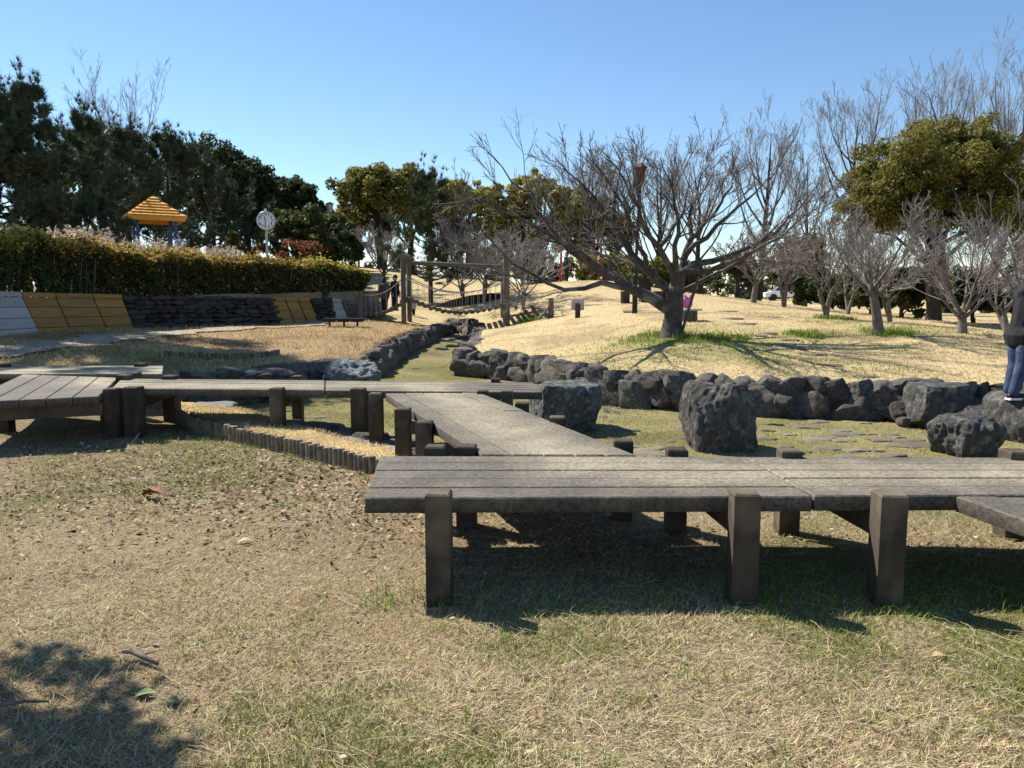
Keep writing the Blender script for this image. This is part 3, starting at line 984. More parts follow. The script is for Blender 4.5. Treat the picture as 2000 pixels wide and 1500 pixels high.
# mortar apron with stones by the middle boardwalk's posts
r3 = random.Random(12)
for px, py, w_, d_, h_ in ((665, 847, .42, .28, .06), (735, 868, .42, .25, .06), (620, 838, .36, .22, .05), (560, 832, .3, .22, .06), (770, 884, .3, .18, .05)):
    p = on_z(px, py, .0)
    me = r3.choice(FLATS).copy()
    me.materials.clear()
    me.materials.append(M['concrete'])
    link('mortar_slab', me, None, ground, (p.x, p.y, .03), (0, 0, r3.uniform(-.3, .3)), (w_, d_, h_))
p = on_z(425, 792, .02)
me = FLATS[2].copy(); me.materials.clear(); me.materials.append(M['concrete'])
link('mortar_slab', me, None, ground, (p.x, p.y, .02), (0, 0, .1), (.34, .42, .07))
for px, py, s in ((620, 845, .07), (640, 848, .06), (652, 842, .06), (700, 858, .08), (720, 862, .1), (745, 862, .1), (590, 842, .07)):
    p = on_z(px, py, .03)
    o = link('cobble', r3.choice(STONES), None, ground, (p.x, p.y, .05), (0, 0, r3.uniform(0, 3)), (s * 1.3, s, s * .7))

# trodden path on the left bank
PP = [(-60, 700, 12.0), (60, 682, 13.0), (150, 668, 14.3), (230, 660, 15.8), (340, 652, 17.6), (450, 646, 19.2), (560, 639, 21), (640, 629, 23.2)]
pl = [at_d(*a) for a in PP]
pl = resample([(p.x, p.y, 0) for p in pl], 120)
Vp, Fp = [], []
for i in range(120):
    d = pl[min(119, i + 1)] - pl[max(0, i - 1)]
    d /= np.linalg.norm(d)
    nn = np.array([d[1], -d[0], 0])
    wv = .40 + .2 * (1 - i / 119) + .12 * math.sin(i * .37) + .07 * math.sin(i * .9)
    for j in range(7):
        q = pl[i] + nn * wv * (j / 3 - 1)
        Vp.append((q[0], q[1], 0))
Vp = np.array(Vp)
Vp[:, 2] = terrain(Vp[:, 0], Vp[:, 1]) + .035
Fp = np.array([(i * 7 + j, i * 7 + j + 1, i * 7 + j + 8, i * 7 + j + 7) for i in range(119) for j in range(6)])
o = link('path', new_mesh('path', Vp, Fp, True), M['path'])
o['kind'] = 'structure'

# ---------------------------------------------------------------- boardwalk
DZ, TK = .50, .078
def lerp2(a, b, t):
    return Vector((a[0] + (b[0] - a[0]) * t, a[1] + (b[1] - a[1]) * t))
rp = random.Random(21)
WALK = [(-8, 10.2), (-5.2, 10.1), (-4.75, 8.7), (-4.2, 8.45), (-1.0, 8.45), (-.72, 7.7), (.35, 4.6), (.95, 4.25), (6, 4.28)]
def walk_dist(x, y):
    d = np.full(x.shape, 1e9)
    for i in range(len(WALK) - 1):
        ax, ay = WALK[i]
        bx, by = WALK[i + 1]
        t = np.clip(((x - ax) * (bx - ax) + (y - ay) * (by - ay)) / ((bx - ax) ** 2 + (by - ay) ** 2), 0, 1)
        d = np.minimum(d, np.hypot(x - ax - t * (bx - ax), y - ay - t * (by - ay)))
    return d
def plank_mesh(pt, s0, s1, u0, u1, z, g0, r):
    L = (pt(s1, u0) - pt(s0, u0)).length
    n = max(2, int(L / .22))
    rows = []
    tone = r.uniform(.92, 1.08)
    ch = .007
    eu = g0 / max(1e-3, (pt(s0, 1) - pt(s0, 0)).length)
    es = g0 * 1.1 / L * (s1 - s0)
    ec = ch / max(1e-3, (pt(s0, 1) - pt(s0, 0)).length)
    es2 = ch / L * (s1 - s0)
    a, b = u0 + eu, u1 - eu
    prof = [(a, -TK), (a, -ch), (a + ec, 0), ((a + b) / 2, 0), (b - ec, 0), (b, -ch), (b, -TK)]
    S = [s0 + es] + list(np.linspace(s0 + es + es2, s1 - es - es2, n)) + [s1 - es]
    V, C = [], []
    for k_, s_ in enumerate(S):
        end = k_ in (0, len(S) - 1)
        for u, dz_ in prof:
            p = pt(s_, u)
            V.append((p.x, p.y, z + (min(dz_, -ch) if end else dz_)))
    V = np.array(V)
    m = len(prof)
    F = []
    for k_ in range(len(S) - 1):
        for q in range(m - 1):
            F.append((k_ * m + q, k_ * m + q + 1, (k_ + 1) * m + q + 1, (k_ + 1) * m + q))
        F.append((k_ * m + m - 1, k_ * m, (k_ + 1) * m, (k_ + 1) * m + m - 1))
    F.append(tuple(reversed(range(m))))
    F.append(tuple(range((len(S) - 1) * m, len(S) * m)))
    x, y = V[:, 0], V[:, 1]
    wear = np.exp(-(walk_dist(x, y) / .33) ** 2) * (.55 + .7 * fbm(x, y, .7, 91))
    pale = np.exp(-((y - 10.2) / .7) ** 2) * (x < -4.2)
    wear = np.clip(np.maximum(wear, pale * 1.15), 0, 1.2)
    wear = wear * (V[:, 2] > z - .02)
    base = np.array([.115, .1, .08]) * tone * (.85 + .3 * fbm(x, y, .5, 93))[:, None]
    worn = np.array([.285, .245, .17])
    C = base * (1 - wear[:, None]) + worn * wear[:, None]
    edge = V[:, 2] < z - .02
    C[edge] = np.array([.062, .049, .036])  # dark stained sides, with the shade on these faces put into the colour
    return V, F, C
def boardwalk(label, q, n, joints, posts, mats, beams=(), z=DZ, gap=.011, group='boardwalk sections of the zigzag crossing'):
    """q: plan corners [a0, a1, b1, b0]: planks run from a to b sides along a0->a1 ; across a0->b0"""
    a0, a1, b1, b0 = [Vector((p[0], p[1])) for p in q]
    c = (a0 + a1 + b0 + b1) / 4
    T = Thing('boardwalk', label, 'boardwalk', (c.x, c.y, 0), group)
    ts = [0] + list(joints) + [1]
    for k_ in range(len(ts) - 1):
        for i in range(n):
            u0, u1 = i / n, (i + 1) / n
            s0, s1 = ts[k_], ts[k_ + 1]
            def pt(s, u):
                return lerp2(lerp2(a0, a1, s), lerp2(b0, b1, s), u)
            g0 = gap / 2
            p00, p10, p11, p01 = pt(s0, u0), pt(s1, u0), pt(s1, u1), pt(s0, u1)
            du = (p01 - p00).normalized() * g0
            ds = (p10 - p00).normalized() * g0 * 1.1
            cc = [p00 + du + ds, p10 + du - ds, p11 - du - ds, p01 - du + ds]
            area = sum(cc[j].x * cc[(j + 1) % 4].y - cc[(j + 1) % 4].x * cc[j].y for j in range(4))
            if area < 0:
                cc = cc[::-1]
            dz = rp.uniform(-.003, .003)
            V, F, C = plank_mesh(pt, s0, s1, u0, u1, z + dz, g0, rp)
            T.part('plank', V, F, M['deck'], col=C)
    for (x, y, w_, rz, zt_) in posts:
        zg_ = zt(x, y) - .12
        V, F = box(x, y, zg_, zt_, w_, w_, rz, .009)
        T.part('post', V, F, M['post'])
    for (a, b, w_, h_, zz) in beams:
        V, F = bar((a[0], a[1], zz), (b[0], b[1], zz), w_, h_)
        T.part('beam', V, F, M['beam'])
    return T
def gp(px, py, z=DZ):
    p = on_z(px, py, z)
    return (p.x, p.y)
PW = .125
# A: near section
A_fl, A_bl = gp(710, 973), gp(741, 889.5)
A_fr, A_br = (4.4, gp(1900, 967.5)[1] + .02), (4.4, gp(1900, 893)[1])
def post_f(px, py_top, zt_, w_=PW, rz=-.05, dy=0.0):
    p = on_z(px, py_top, zt_)
    return (p.x, p.y + dy, w_, rz, zt_)
pa = [post_f(857, 960, .555, .118), post_f(1455, 960, .555, .125), post_f(1738, 962, .555, .125), post_f(850, 870, .535), post_f(911, 869, .535), post_f(1322, 875, .54), post_f(1542, 878, .54), post_f(1985, 879, .545, .135), post_f(2140, 962, .555)]
jA = 1 - (A_fr[0] - gp(1590, 970)[0]) / (A_fr[0] - A_fl[0])
bw_a = [(pa[0], pa[3]), (pa[1], pa[5]), (pa[2], pa[6])]
boardwalk('nearest long boardwalk section crossing the right half in front', [A_bl, A_br, A_fr, A_fl], 5, [jA], pa, None,
          [((a[0], a[1] + .05), (b[0], b[1] - .05), .07, .10, DZ - TK - .052) for a, b in bw_a])
# D: section leaving the near one towards the lower right
D_tl, D_bl = (gp(1862, 968)[0], gp(1862, 968)[1] - .012), gp(2040, 1030)
dd = Vector((D_bl[0] - D_tl[0], D_bl[1] - D_tl[1])).normalized()
D_end = (D_tl[0] + dd.x * 2.4, D_tl[1] + dd.y * 2.4)
D_tr = (D_tl[0] + 1.02, D_tl[1] + .004)
D_er = (D_end[0] + 1.0, D_end[1])
boardwalk('boardwalk section leading off the lower right edge of the picture', [D_tl, D_end, D_er, D_tr], 5, [], [(D_end[0] + .2, D_end[1] + .5, PW, 0, .42), (D_er[0], D_er[1] + .5, PW, 0, .55)], None, z=DZ)
# B: diagonal section
B_l0, B_l1 = gp(752, 767.5), (gp(940, 888)[0], gp(940, 888)[1] - .006)
B_r0, B_r1 = gp(937, 767), (gp(1245, 888)[0], gp(1245, 888)[1] - .006)
pb = [post_f(734, 767, .535), post_f(787, 797, .535), post_f(829, 822, .53), post_f(1020, 785.5, .53), post_f(1089, 813, .535), post_f(1217, 858, .54), post_f(943, 762, .535, .11)]
boardwalk('diagonal boardwalk section joining the near and the middle one', [B_l0, B_l1, B_r1, B_r0], 5, [.40], pb, None,
          [((pb[1][0], pb[1][1]), (pb[4][0] + .0, pb[4][1]), .07, .10, DZ - TK - .052)])
# C: middle section
C_fl, C_fr = gp(212, 759), gp(1060, 765.5)
C_bl, C_br = gp(233, 739.5), gp(1042, 746)
C_fl = (C_fl[0] + .02, C_fl[1]); C_bl = (C_bl[0] + .02, C_bl[1])
pc = [post_f(219, 758, .53, .13), post_f(260, 755, .54, .155), post_f(541, 757, .53, .13), post_f(700, 757.5, .535, .14), post_f(990, 762, .535, .12), post_f(333, 733, .545, .15), post_f(580, 733.5, .54, .11), post_f(709, 735, .54, .125), post_f(968, 738.5, .545, .1)]
boardwalk('middle boardwalk section running straight across behind the log edging', [C_bl, C_br, C_fr, C_fl], 5, [.505], pc, None,
          [((pc[2][0], pc[2][1] + .05), (pc[6][0], pc[6][1]), .07, .12, DZ - TK - .062), ((pc[3][0], pc[3][1] + .05), (pc[7][0], pc[7][1]), .07, .12, DZ - TK - .062), ((pc[1][0], pc[1][1] + .05), (pc[5][0], pc[5][1]), .07, .12, DZ - TK - .062)])
# E: left section coming forward
E_br, E_fr = gp(231, 737.5), gp(192, 774)
E_fl, E_bl = gp(-75, 786), gp(44, 731)
pe = [(E_fr[0] - .55, E_fr[1] + 1.2, PW, 0, .40), (E_fl[0] - .4, E_fl[1] + 1.2, PW, 0, .40)]
boardwalk('left boardwalk section whose sawn plank ends face the camera', [E_bl, E_fl, E_fr, E_br], 5, [], pe, None,
          [((E_fl[0], E_fl[1] + .10), (E_fr[0] - .02, E_fr[1] + .10), .08, .12, DZ - TK - .062)])
# F: back-left section
F_fr, F_br = gp(316, 730), gp(320, 714.5)
F_fl, F_bl = gp(-190, 730), gp(-170, 714.5)
F_fl = (F_fl[0], F_fl[1] + .02); F_fr = (F_fr[0], F_fr[1] + .02)
pf = [post_f(275, 709, .55, .13), post_f(261, 727, .56, .13), post_f(243, 731.5, .56, .14), post_f(7, 711, .545, .13)]
boardwalk('sunlit back left boardwalk section running out of the left edge', [F_bl, F_br, F_fr, F_fl], 5, [.3], pf, None,
          [((F_fl[0], F_fl[1] + .2), (F_fr[0] - .05, F_fr[1] + .2), .08, .12, DZ - TK - .062)])

# ---------------------------------------------------------------- log stake edging
def stakes(label, P, w_, h, seed, cat='edging'):
    r = random.Random(seed)
    P = [Vector((p[0], p[1])) for p in P]
    T = Thing('log_edging', label, cat, (P[0].x, P[0].y, 0))
    tot = line_len(P)
    n = int(tot / w_)
    for i in range(n):
        p, d = along(P, (i + .5) * tot / n)
        z0 = zt(p.x, p.y)
        rr = w_ * .5 * r.uniform(.86, 1.0)
        tz = h(i / n) + r.uniform(-.012, .012)
        jx, jy = r.gauss(0, .006), r.gauss(0, .006)
        V, F = tube1([(p.x, p.y, -.15 + min(0, z0)), (p.x + jx, p.y + jy, tz - .012), (p.x + jx, p.y + jy, tz)], [rr, rr, rr * .88], 9)
        T.part('log_stake', V, F, M['log_top'])
    return T
stakes('row of short log stakes edging the dry grass strip before the middle boardwalk', EDGE, .072, lambda t: .142 + .02 * t, 4)
G2 = [at_d(px, py, Y) for px, py, Y in ((310, 712, 12.6), (370, 705, 13.0), (430, 699, 13.5), (490, 695, 14.2), (545, 693, 15.0))]
zz2 = [zt(p.x, p.y) for p in G2]
stakes('low line of dark stakes along the small green gully on the left bank', G2, .085, lambda t: float(np.interp(t, np.linspace(0, 1, 5), zz2)) + .10, 5)

# ---------------------------------------------------------------- terrace retaining wall with timber panels and stacked slate
def wall_pt(px, f, out=0.0):
    """f: 0 bottom .. 1 top, battered outwards at the bottom"""
    b, zt_ = wall_at(px)
    b2 = wall_at(px + 4)[0]
    d = Vector((b2.x - b.x, b2.y - b.y)).normalized()
    n = Vector((d.y, -d.x))
    q = Vector((b.x, b.y)) + n * (.28 * (1 - f) + .04 + out)
    zb_ = b.z - .12
    return Vector((q.x, q.y, zb_ + (zt_ - zb_) * f))
def wall_board(T, px0, px1, f0, f1, mat, th=.05, name='board'):
    V = []
    for px, f in ((px0, f0), (px1, f0), (px1, f1), (px0, f1)):
        V.append(tuple(wall_pt(px, f, th)))
    for px, f in ((px0, f0), (px1, f0), (px1, f1), (px0, f1)):
        V.append(tuple(wall_pt(px, f, 0)))
    F = [(0, 1, 2, 3), (7, 6, 5, 4), (0, 4, 5, 1), (1, 5, 6, 2), (2, 6, 7, 3), (3, 7, 4, 0)]
    T.part(name, V, F, mat)
def panel_group(label, spans, mat, rows, dk):
    T = Thing('timber_panel', label, 'timber cladding', wall_pt(spans[0][0], 0))
    for (a, b, da, db) in spans:
        for k_ in range(rows):
            f0, f1 = k_ / (rows + .35), (k_ + 1) / (rows + .35)
            g = .012
            # panels lean: shift in px with height
            sh0, sh1 = dk * (1 - f0), dk * (1 - f1)
            V = []
            for th in (.07, .0):
                for px, f, s in ((a, f0 + g, sh0), (b, f0 + g, sh0), (b, f1, sh1), (a, f1, sh1)):
                    V.append(tuple(wall_pt(px + s + (1.0 if px == a else -1.0), f, th)))
            F = [(0, 1, 2, 3), (7, 6, 5, 4), (0, 4, 5, 1), (1, 5, 6, 2), (2, 6, 7, 3), (3, 7, 4, 0)]
            T.part('board', V, F, mat)
        wall_board(T, a + .5, b - .5, rows / (rows + .35) + .01, 1.03, mat, .10, 'cap_rail')
    return T
panel_group('pale grey weathered timber boards at the left end of the terrace wall', [(-140, -60, 0, 0), (-58, 36, 0, 0)], M['wood_grey'], 4, 12)
panel_group('amber timber panels cladding the terrace wall, larger left set of three', [(37, 102, 0, 0), (103, 176, 0, 0), (177, 233, 0, 0)], M['wood_orange'], 4, 10)
panel_group('amber timber panels cladding the terrace wall, smaller set behind the bench', [(523, 552, 0, 0), (553, 577, 0, 0), (578, 601, 0, 0)], M['wood_orange'], 3, 10)
panel_group('single narrow grey panel on the terrace wall near the hedge end', [(638, 662, 0, 0)], M['wood_grey'], 3, 6)
SL = []
for i in range(6):
    me = rock_mesh('slate_shape', 300 + i, sub=3, power=7, cuts=9, amp=.10, cutd=(.6, .98), nscale=2, sharp=25)
    me.materials.append(M['stone_dark'])
    SL.append(me)
def slate(label, a, b, rows, seed):
    r = random.Random(seed)
    T = Thing('slate_wall', label, 'stone wall', wall_pt(a, 0))
    # backing
    V, F = [], []
    n = 12
    for i in range(n + 1):
        px = a + (b - a) * i / n
        for f in (0, 1):
            V.append(tuple(wall_pt(px, f, -.03)))
    F = [(i * 2, i * 2 + 2, i * 2 + 3, i * 2 + 1) for i in range(n)]
    T.part('mortar_core', V, F, M['core'])
    for k_ in range(rows):
        px = a + r.uniform(0, 6)
        while px < b:
            w_ = r.uniform(.16, .5)
            dpth = np.interp(px, WPX, WDEP)
            p0 = wall_pt(px, 0)
            p1 = wall_pt(px + 10, 0)
            m_px = (p1 - p0).length / 10
            stp = w_ / m_px
            c_ = wall_pt(min(b, px + stp / 2), (k_ + .5) / rows, r.uniform(-.02, .05))
            dr = wall_pt(px + stp, 0) - p0
            T.inst('slate', r.choice(SL), None, c_, (r.gauss(0, .12), r.gauss(0, .08), math.atan2(dr.y, dr.x) + r.gauss(0, .08)), (w_ * .55, .12, .85 / rows * r.uniform(.45, .75)))
            px += stp
    return T
slate('dark stacked slate stretch of terrace wall below the hedge, between amber panels', 236, 526, 8, 1)
slate('short dark slate stretch of terrace wall right of the small amber panels', 603, 637, 8, 2)
T = Thing('timber_wall', 'dark horizontal timbers at the far end of the terrace wall', 'retaining wall', wall_pt(664, 0))
for k_ in range(5):
    wall_board(T, 665, 742, k_ / 5 + .01, (k_ + 1) / 5 - .01, M['wood_old'], .09, 'timber')

# ---------------------------------------------------------------- foliage engines
def leaf_quads(P, N_, size, rng, aspect=.55):
    """rhombus leaves at P with normals N_"""
    n = len(P)
    t = rng.normal(size=(n, 3))
    t -= N_ * (t * N_).sum(1, keepdims=True)
    t /= np.linalg.norm(t, axis=1, keepdims=True) + 1e-9
    s = np.cross(N_, t)
    L = (rng.uniform(.7, 1.3, n) * size / 2)[:, None]
    W = L * aspect
    V = np.stack([P - t * L, P + s * W - t * L * .1, P + t * L, P - s * W - t * L * .1], 1).reshape(-1, 3)
    F = np.arange(4 * n).reshape(-1, 4)
    return V, F

def crown_leaves(cen, rad, n, size, rng, c_lo, c_hi, outw=.7, shell=.45, flat=.8, warm=None):
    cen = np.asarray(cen)
    rad = np.asarray(rad)
    w_ = rad ** 2
    idx = rng.choice(len(cen), n, p=w_ / w_.sum())
    d = rng.normal(size=(n, 3))
    d /= np.linalg.norm(d, axis=1, keepdims=True)
    q = rng.random(n) ** shell
    P = cen[idx] + d * (rad[idx] * q)[:, None] * np.array([1, 1, flat])
    N_ = d * outw + rng.normal(size=(n, 3)) * .6 + np.array([0, 0, .35])
    N_ /= np.linalg.norm(N_, axis=1, keepdims=True)
    V, F = leaf_quads(P, N_, size, rng)
    t = rng.random((n, 1)) * .75 + rng.random((len(cen), 1))[idx] * .25
    C = np.array(c_lo) * (1 - t) + np.array(c_hi) * t
    if warm is not None:
        k_ = rng.random(n) < warm[1]
        C[k_] = np.array(warm[0]) * rng.uniform(.7, 1.2, (k_.sum(), 1))
    return V, F, np.repeat(C, 4, 0)

def grow(P, R, nc, t0, t1, lenf, ang, rf, up, n, rng, jit=.25, rend=.35, droop=0.0, cap=9.0):
    """children on parent polylines P (m,k,3)"""
    m, k_, _ = P.shape
    idx = np.repeat(np.arange(m), nc)
    c = len(idx)
    t = rng.uniform(t0, t1, c)
    f = t * (k_ - 1)
    i0 = np.minimum(f.astype(int), k_ - 2)
    fr = (f - i0)[:, None]
    p0 = P[idx, i0] * (1 - fr) + P[idx, i0 + 1] * fr
    r0_ = R[idx, i0] * (1 - fr[:, 0]) + R[idx, i0 + 1] * fr[:, 0]
    tan = P[idx, i0 + 1] - P[idx, i0]
    tan /= np.linalg.norm(tan, axis=1, keepdims=True) + 1e-9
    plen = np.linalg.norm(np.diff(P, axis=1), axis=2).sum(1)[idx]
    pr = rng.normal(size=(c, 3))
    pr -= tan * (pr * tan).sum(1, keepdims=True)
    pr /= np.linalg.norm(pr, axis=1, keepdims=True) + 1e-9
    a = rng.uniform(ang[0], ang[1], c)[:, None]
    d = tan * np.cos(a) + pr * np.sin(a)
    d[:, 2] += up
    d /= np.linalg.norm(d, axis=1, keepdims=True)
    L = plen * lenf * (1.15 - .6 * t) * rng.uniform(.6, 1.25, c)
    st = (L / (n - 1))[:, None]
    out = np.zeros((c, n, 3))
    out[:, 0] = p0
    for j in range(1, n):
        d = d + rng.normal(size=(c, 3)) * jit
        d[:, 2] += up * .35 - droop
        d /= np.linalg.norm(d, axis=1, keepdims=True)
        out[:, j] = out[:, j - 1] + d * st
    rr = (np.minimum(r0_ * rf, cap))[:, None] * np.linspace(1, rend, n)[None, :]
    return out, rr

def bare_tree(name, label, base, H, spread, tr, seed, form='vase', group=None, mat_t='bark_pale', mat_w='twig', limbs=None, lv=(7, 6, 6), trunk_f=.28, minr=.004, stems=1, trunk_pts=None, cat='tree', twig_len=1.0):
    capr = max(.012, .10 * tr)
    rng = np.random.default_rng(seed)
    base = Vector(base)
    T = Thing(name, label, cat, base, group)
    b = np.array(base)
    parts_t = []
    if limbs is None:
        Ls, Rs, TP, TR = [], [], [], []
        for s in range(stems):
            a = rng.uniform(0, 6.28)
            lean = rng.uniform(.05, .2) * (1 if stems == 1 else 2.2)
            tl = H * trunk_f
            tp = np.array([[0, 0, -.15], [0, 0, .03 * H], [math.cos(a) * lean * tl * .4, math.sin(a) * lean * tl * .4, tl * .5], [math.cos(a) * lean * tl, math.sin(a) * lean * tl, tl]])
            tp = resample(tp, 7) + b
            TP.append(tp)
            TR.append(np.array([1.2, 1.05, 1, .94, .88, .82, .76]) * tr / math.sqrt(stems))
            nl = max(3, int(7 / stems) + 1)
            if form == 'upright':
                # central leader with ascending side limbs
                lead = np.array([tp[-1], tp[-1] + [rng.normal(0, .02) * H, rng.normal(0, .02) * H, H * .35], tp[-1] + [rng.normal(0, .04) * H, rng.normal(0, .04) * H, H * (1 - trunk_f)]])
                Ls.append(resample(lead, 9)); Rs.append(np.linspace(.78, .06, 9) * tr)
                for q in range(11):
                    az = q * 2.4 + rng.uniform(-.4, .4)
                    t = .0 + .68 * q / 11
                    st = lead[0] * (1 - t) + lead[2] * t
                    ln = (1 - t) * H * .62 * rng.uniform(.8, 1.1)
                    w_ = spread / 2 * (1.0 - .5 * t) * rng.uniform(.6, 1.05)
                    e = np.array([math.cos(az), math.sin(az), 0])
                    Ls.append(resample([st, st + e * w_ * .5 + [0, 0, ln * .28], st + e * w_ * .85 + [0, 0, ln * .65], st + e * w_ + [0, 0, ln]], 9))
                    Rs.append(np.linspace(1, 0, 9) ** 1.2 * .32 * (1 - .6 * t) * tr + .03 * tr)
            else:
                for q in range(nl):
                    az = q * 6.28 / nl + rng.uniform(-.35, .35) + s * 1.3
                    ht = (H - tl) * rng.uniform(.55, 1.0)
                    w_ = spread / 2 * rng.uniform(.55, 1.0) * (1.15 - .4 * ht / H)
                    st = tp[-1] if q % 2 else tp[-2]
                    e = np.array([math.cos(az), math.sin(az), 0])
                    Ls.append(resample([st, st + e * w_ * .35 + [0, 0, ht * .25], st + e * w_ * .72 + [0, 0, ht * .6], st + e * w_ + [0, 0, ht]], 9) + rng.normal(0, .012 * H, (9, 3)) * np.linspace(0, 1, 9)[:, None])
                    Rs.append(np.linspace(1, 0, 9) ** 1.2 * .34 * tr / math.sqrt(stems) + .05 * tr)
        Vt, Ft = tubes(np.array(TP), np.array(TR), 10)
        parts_t.append((Vt, Ft))
        L1, R1 = np.array(Ls), np.array(Rs)
    else:
        L1, R1 = limbs
        Vt, Ft = tubes(trunk_pts[0][None], trunk_pts[1][None], 14)
        parts_t.append((Vt, Ft))
    T.part('trunk', *join(parts_t), M[mat_t], smooth=True)
    V1, F1 = tubes(L1, np.maximum(R1, minr), 7)
    T.part('limbs', V1, F1, M[mat_t], smooth=True)
    up = (.05 if limbs is not None else .12) if form != 'upright' else .22
    P2, R2 = grow(L1, R1, lv[0], .15, 1.0, .56 * twig_len, (.3, .8), .46, up, 7, rng, .08, cap=capr)
    P3, R3 = grow(P2, R2, lv[1], .12, 1.0, .52 * twig_len, (.3, .85), .5, up, 5, rng, .10, cap=capr * .45)
    V2, F2 = tubes(P2, np.maximum(R2, minr), 4)
    V3, F3 = tubes(P3, np.maximum(R3, minr), 3)
    T.part('branches', *join([(V2, F2), (V3, F3)]), M[mat_w if mat_t != 'bark' else 'bark'], smooth=True)
    if lv[2]:
        P4, R4 = grow(P3, R3, lv[2], .1, 1.0, .6 * twig_len, (.3, .85), .6, up, 4, rng, .11, cap=capr * .25)
        V4, F4 = tubes(P4, np.maximum(R4, minr * .75), 3)
        T.part('twigs', V4, F4, M[mat_w], smooth=True)
    return T

def leafy_tree(name, label, base, H, W, seed, n, size, c_lo, c_hi, group=None, lobes=26, trunk_r=.2, crown_f=.62, mat_t='bark_dark', warm=None, cluster=.24, depthw=None, gaps=True, cat='tree', shell=.45, low=0.0, topflat=.75):
    rng = np.random.default_rng(seed)
    base = Vector(base)
    b = np.array(base)
    T = Thing(name, label, cat, base, group)
    D_ = depthw or W * .8
    ch = H * crown_f
    cz = H - ch * .5
    # lobe centres on an uneven ellipsoid
    d = rng.normal(size=(lobes, 3))
    d /= np.linalg.norm(d, axis=1, keepdims=True)
    d[:, 2] = np.where(d[:, 2] < -.55 + low, np.abs(d[:, 2]), d[:, 2])
    q = rng.uniform(.55, .86, lobes)[:, None]
    cen = b + np.array([0, 0, cz]) + d * q * np.array([W / 2, D_ / 2, ch / 2])
    rad = rng.uniform(.7, 1.25, lobes) * cluster * W * .55
    # sub clumps
    k_ = 7
    sd = rng.normal(size=(lobes * k_, 3))
    sd /= np.linalg.norm(sd, axis=1, keepdims=True)
    c2 = np.repeat(cen, k_, 0) + sd * np.repeat(rad, k_)[:, None] * np.array([.95, .95, topflat])
    r2_ = np.repeat(rad, k_) * rng.uniform(.35, .65, lobes * k_)
    V, F, C = crown_leaves(c2, r2_, n, size, rng, c_lo, c_hi, warm=warm, shell=shell)
    T.part('crown', V, F, M['leaf'], col=C)
    # trunk and limbs
    tp = resample([b + [0, 0, -.2], b + [0, 0, H * .12], b + [rng.normal(0, .02) * H, rng.normal(0, .02) * H, H * (1 - crown_f) * 1.0], b + [rng.normal(0, .03) * H, 0, H * .78]], 9)
    tr = np.array([1.35, 1.05, 1, .92, .82, .66, .5, .35, .2]) * trunk_r
    Vt, Ft = tubes(tp[None], tr[None], 10)
    T.part('trunk', Vt, Ft, M[mat_t], smooth=True)
    Ls, Rs = [], []
    for i in range(lobes):
        s = tp[rng.integers(3, 7)]
        m_ = (s + cen[i]) / 2 + [0, 0, .06 * H]
        Ls.append(resample([s, m_, cen[i]], 6))
        Rs.append(np.linspace(.38, .08, 6) * trunk_r)
    Vl, Fl = tubes(np.array(Ls), np.array(Rs), 5)
    T.part('limbs', Vl, Fl, M[mat_t], smooth=True)
    return T

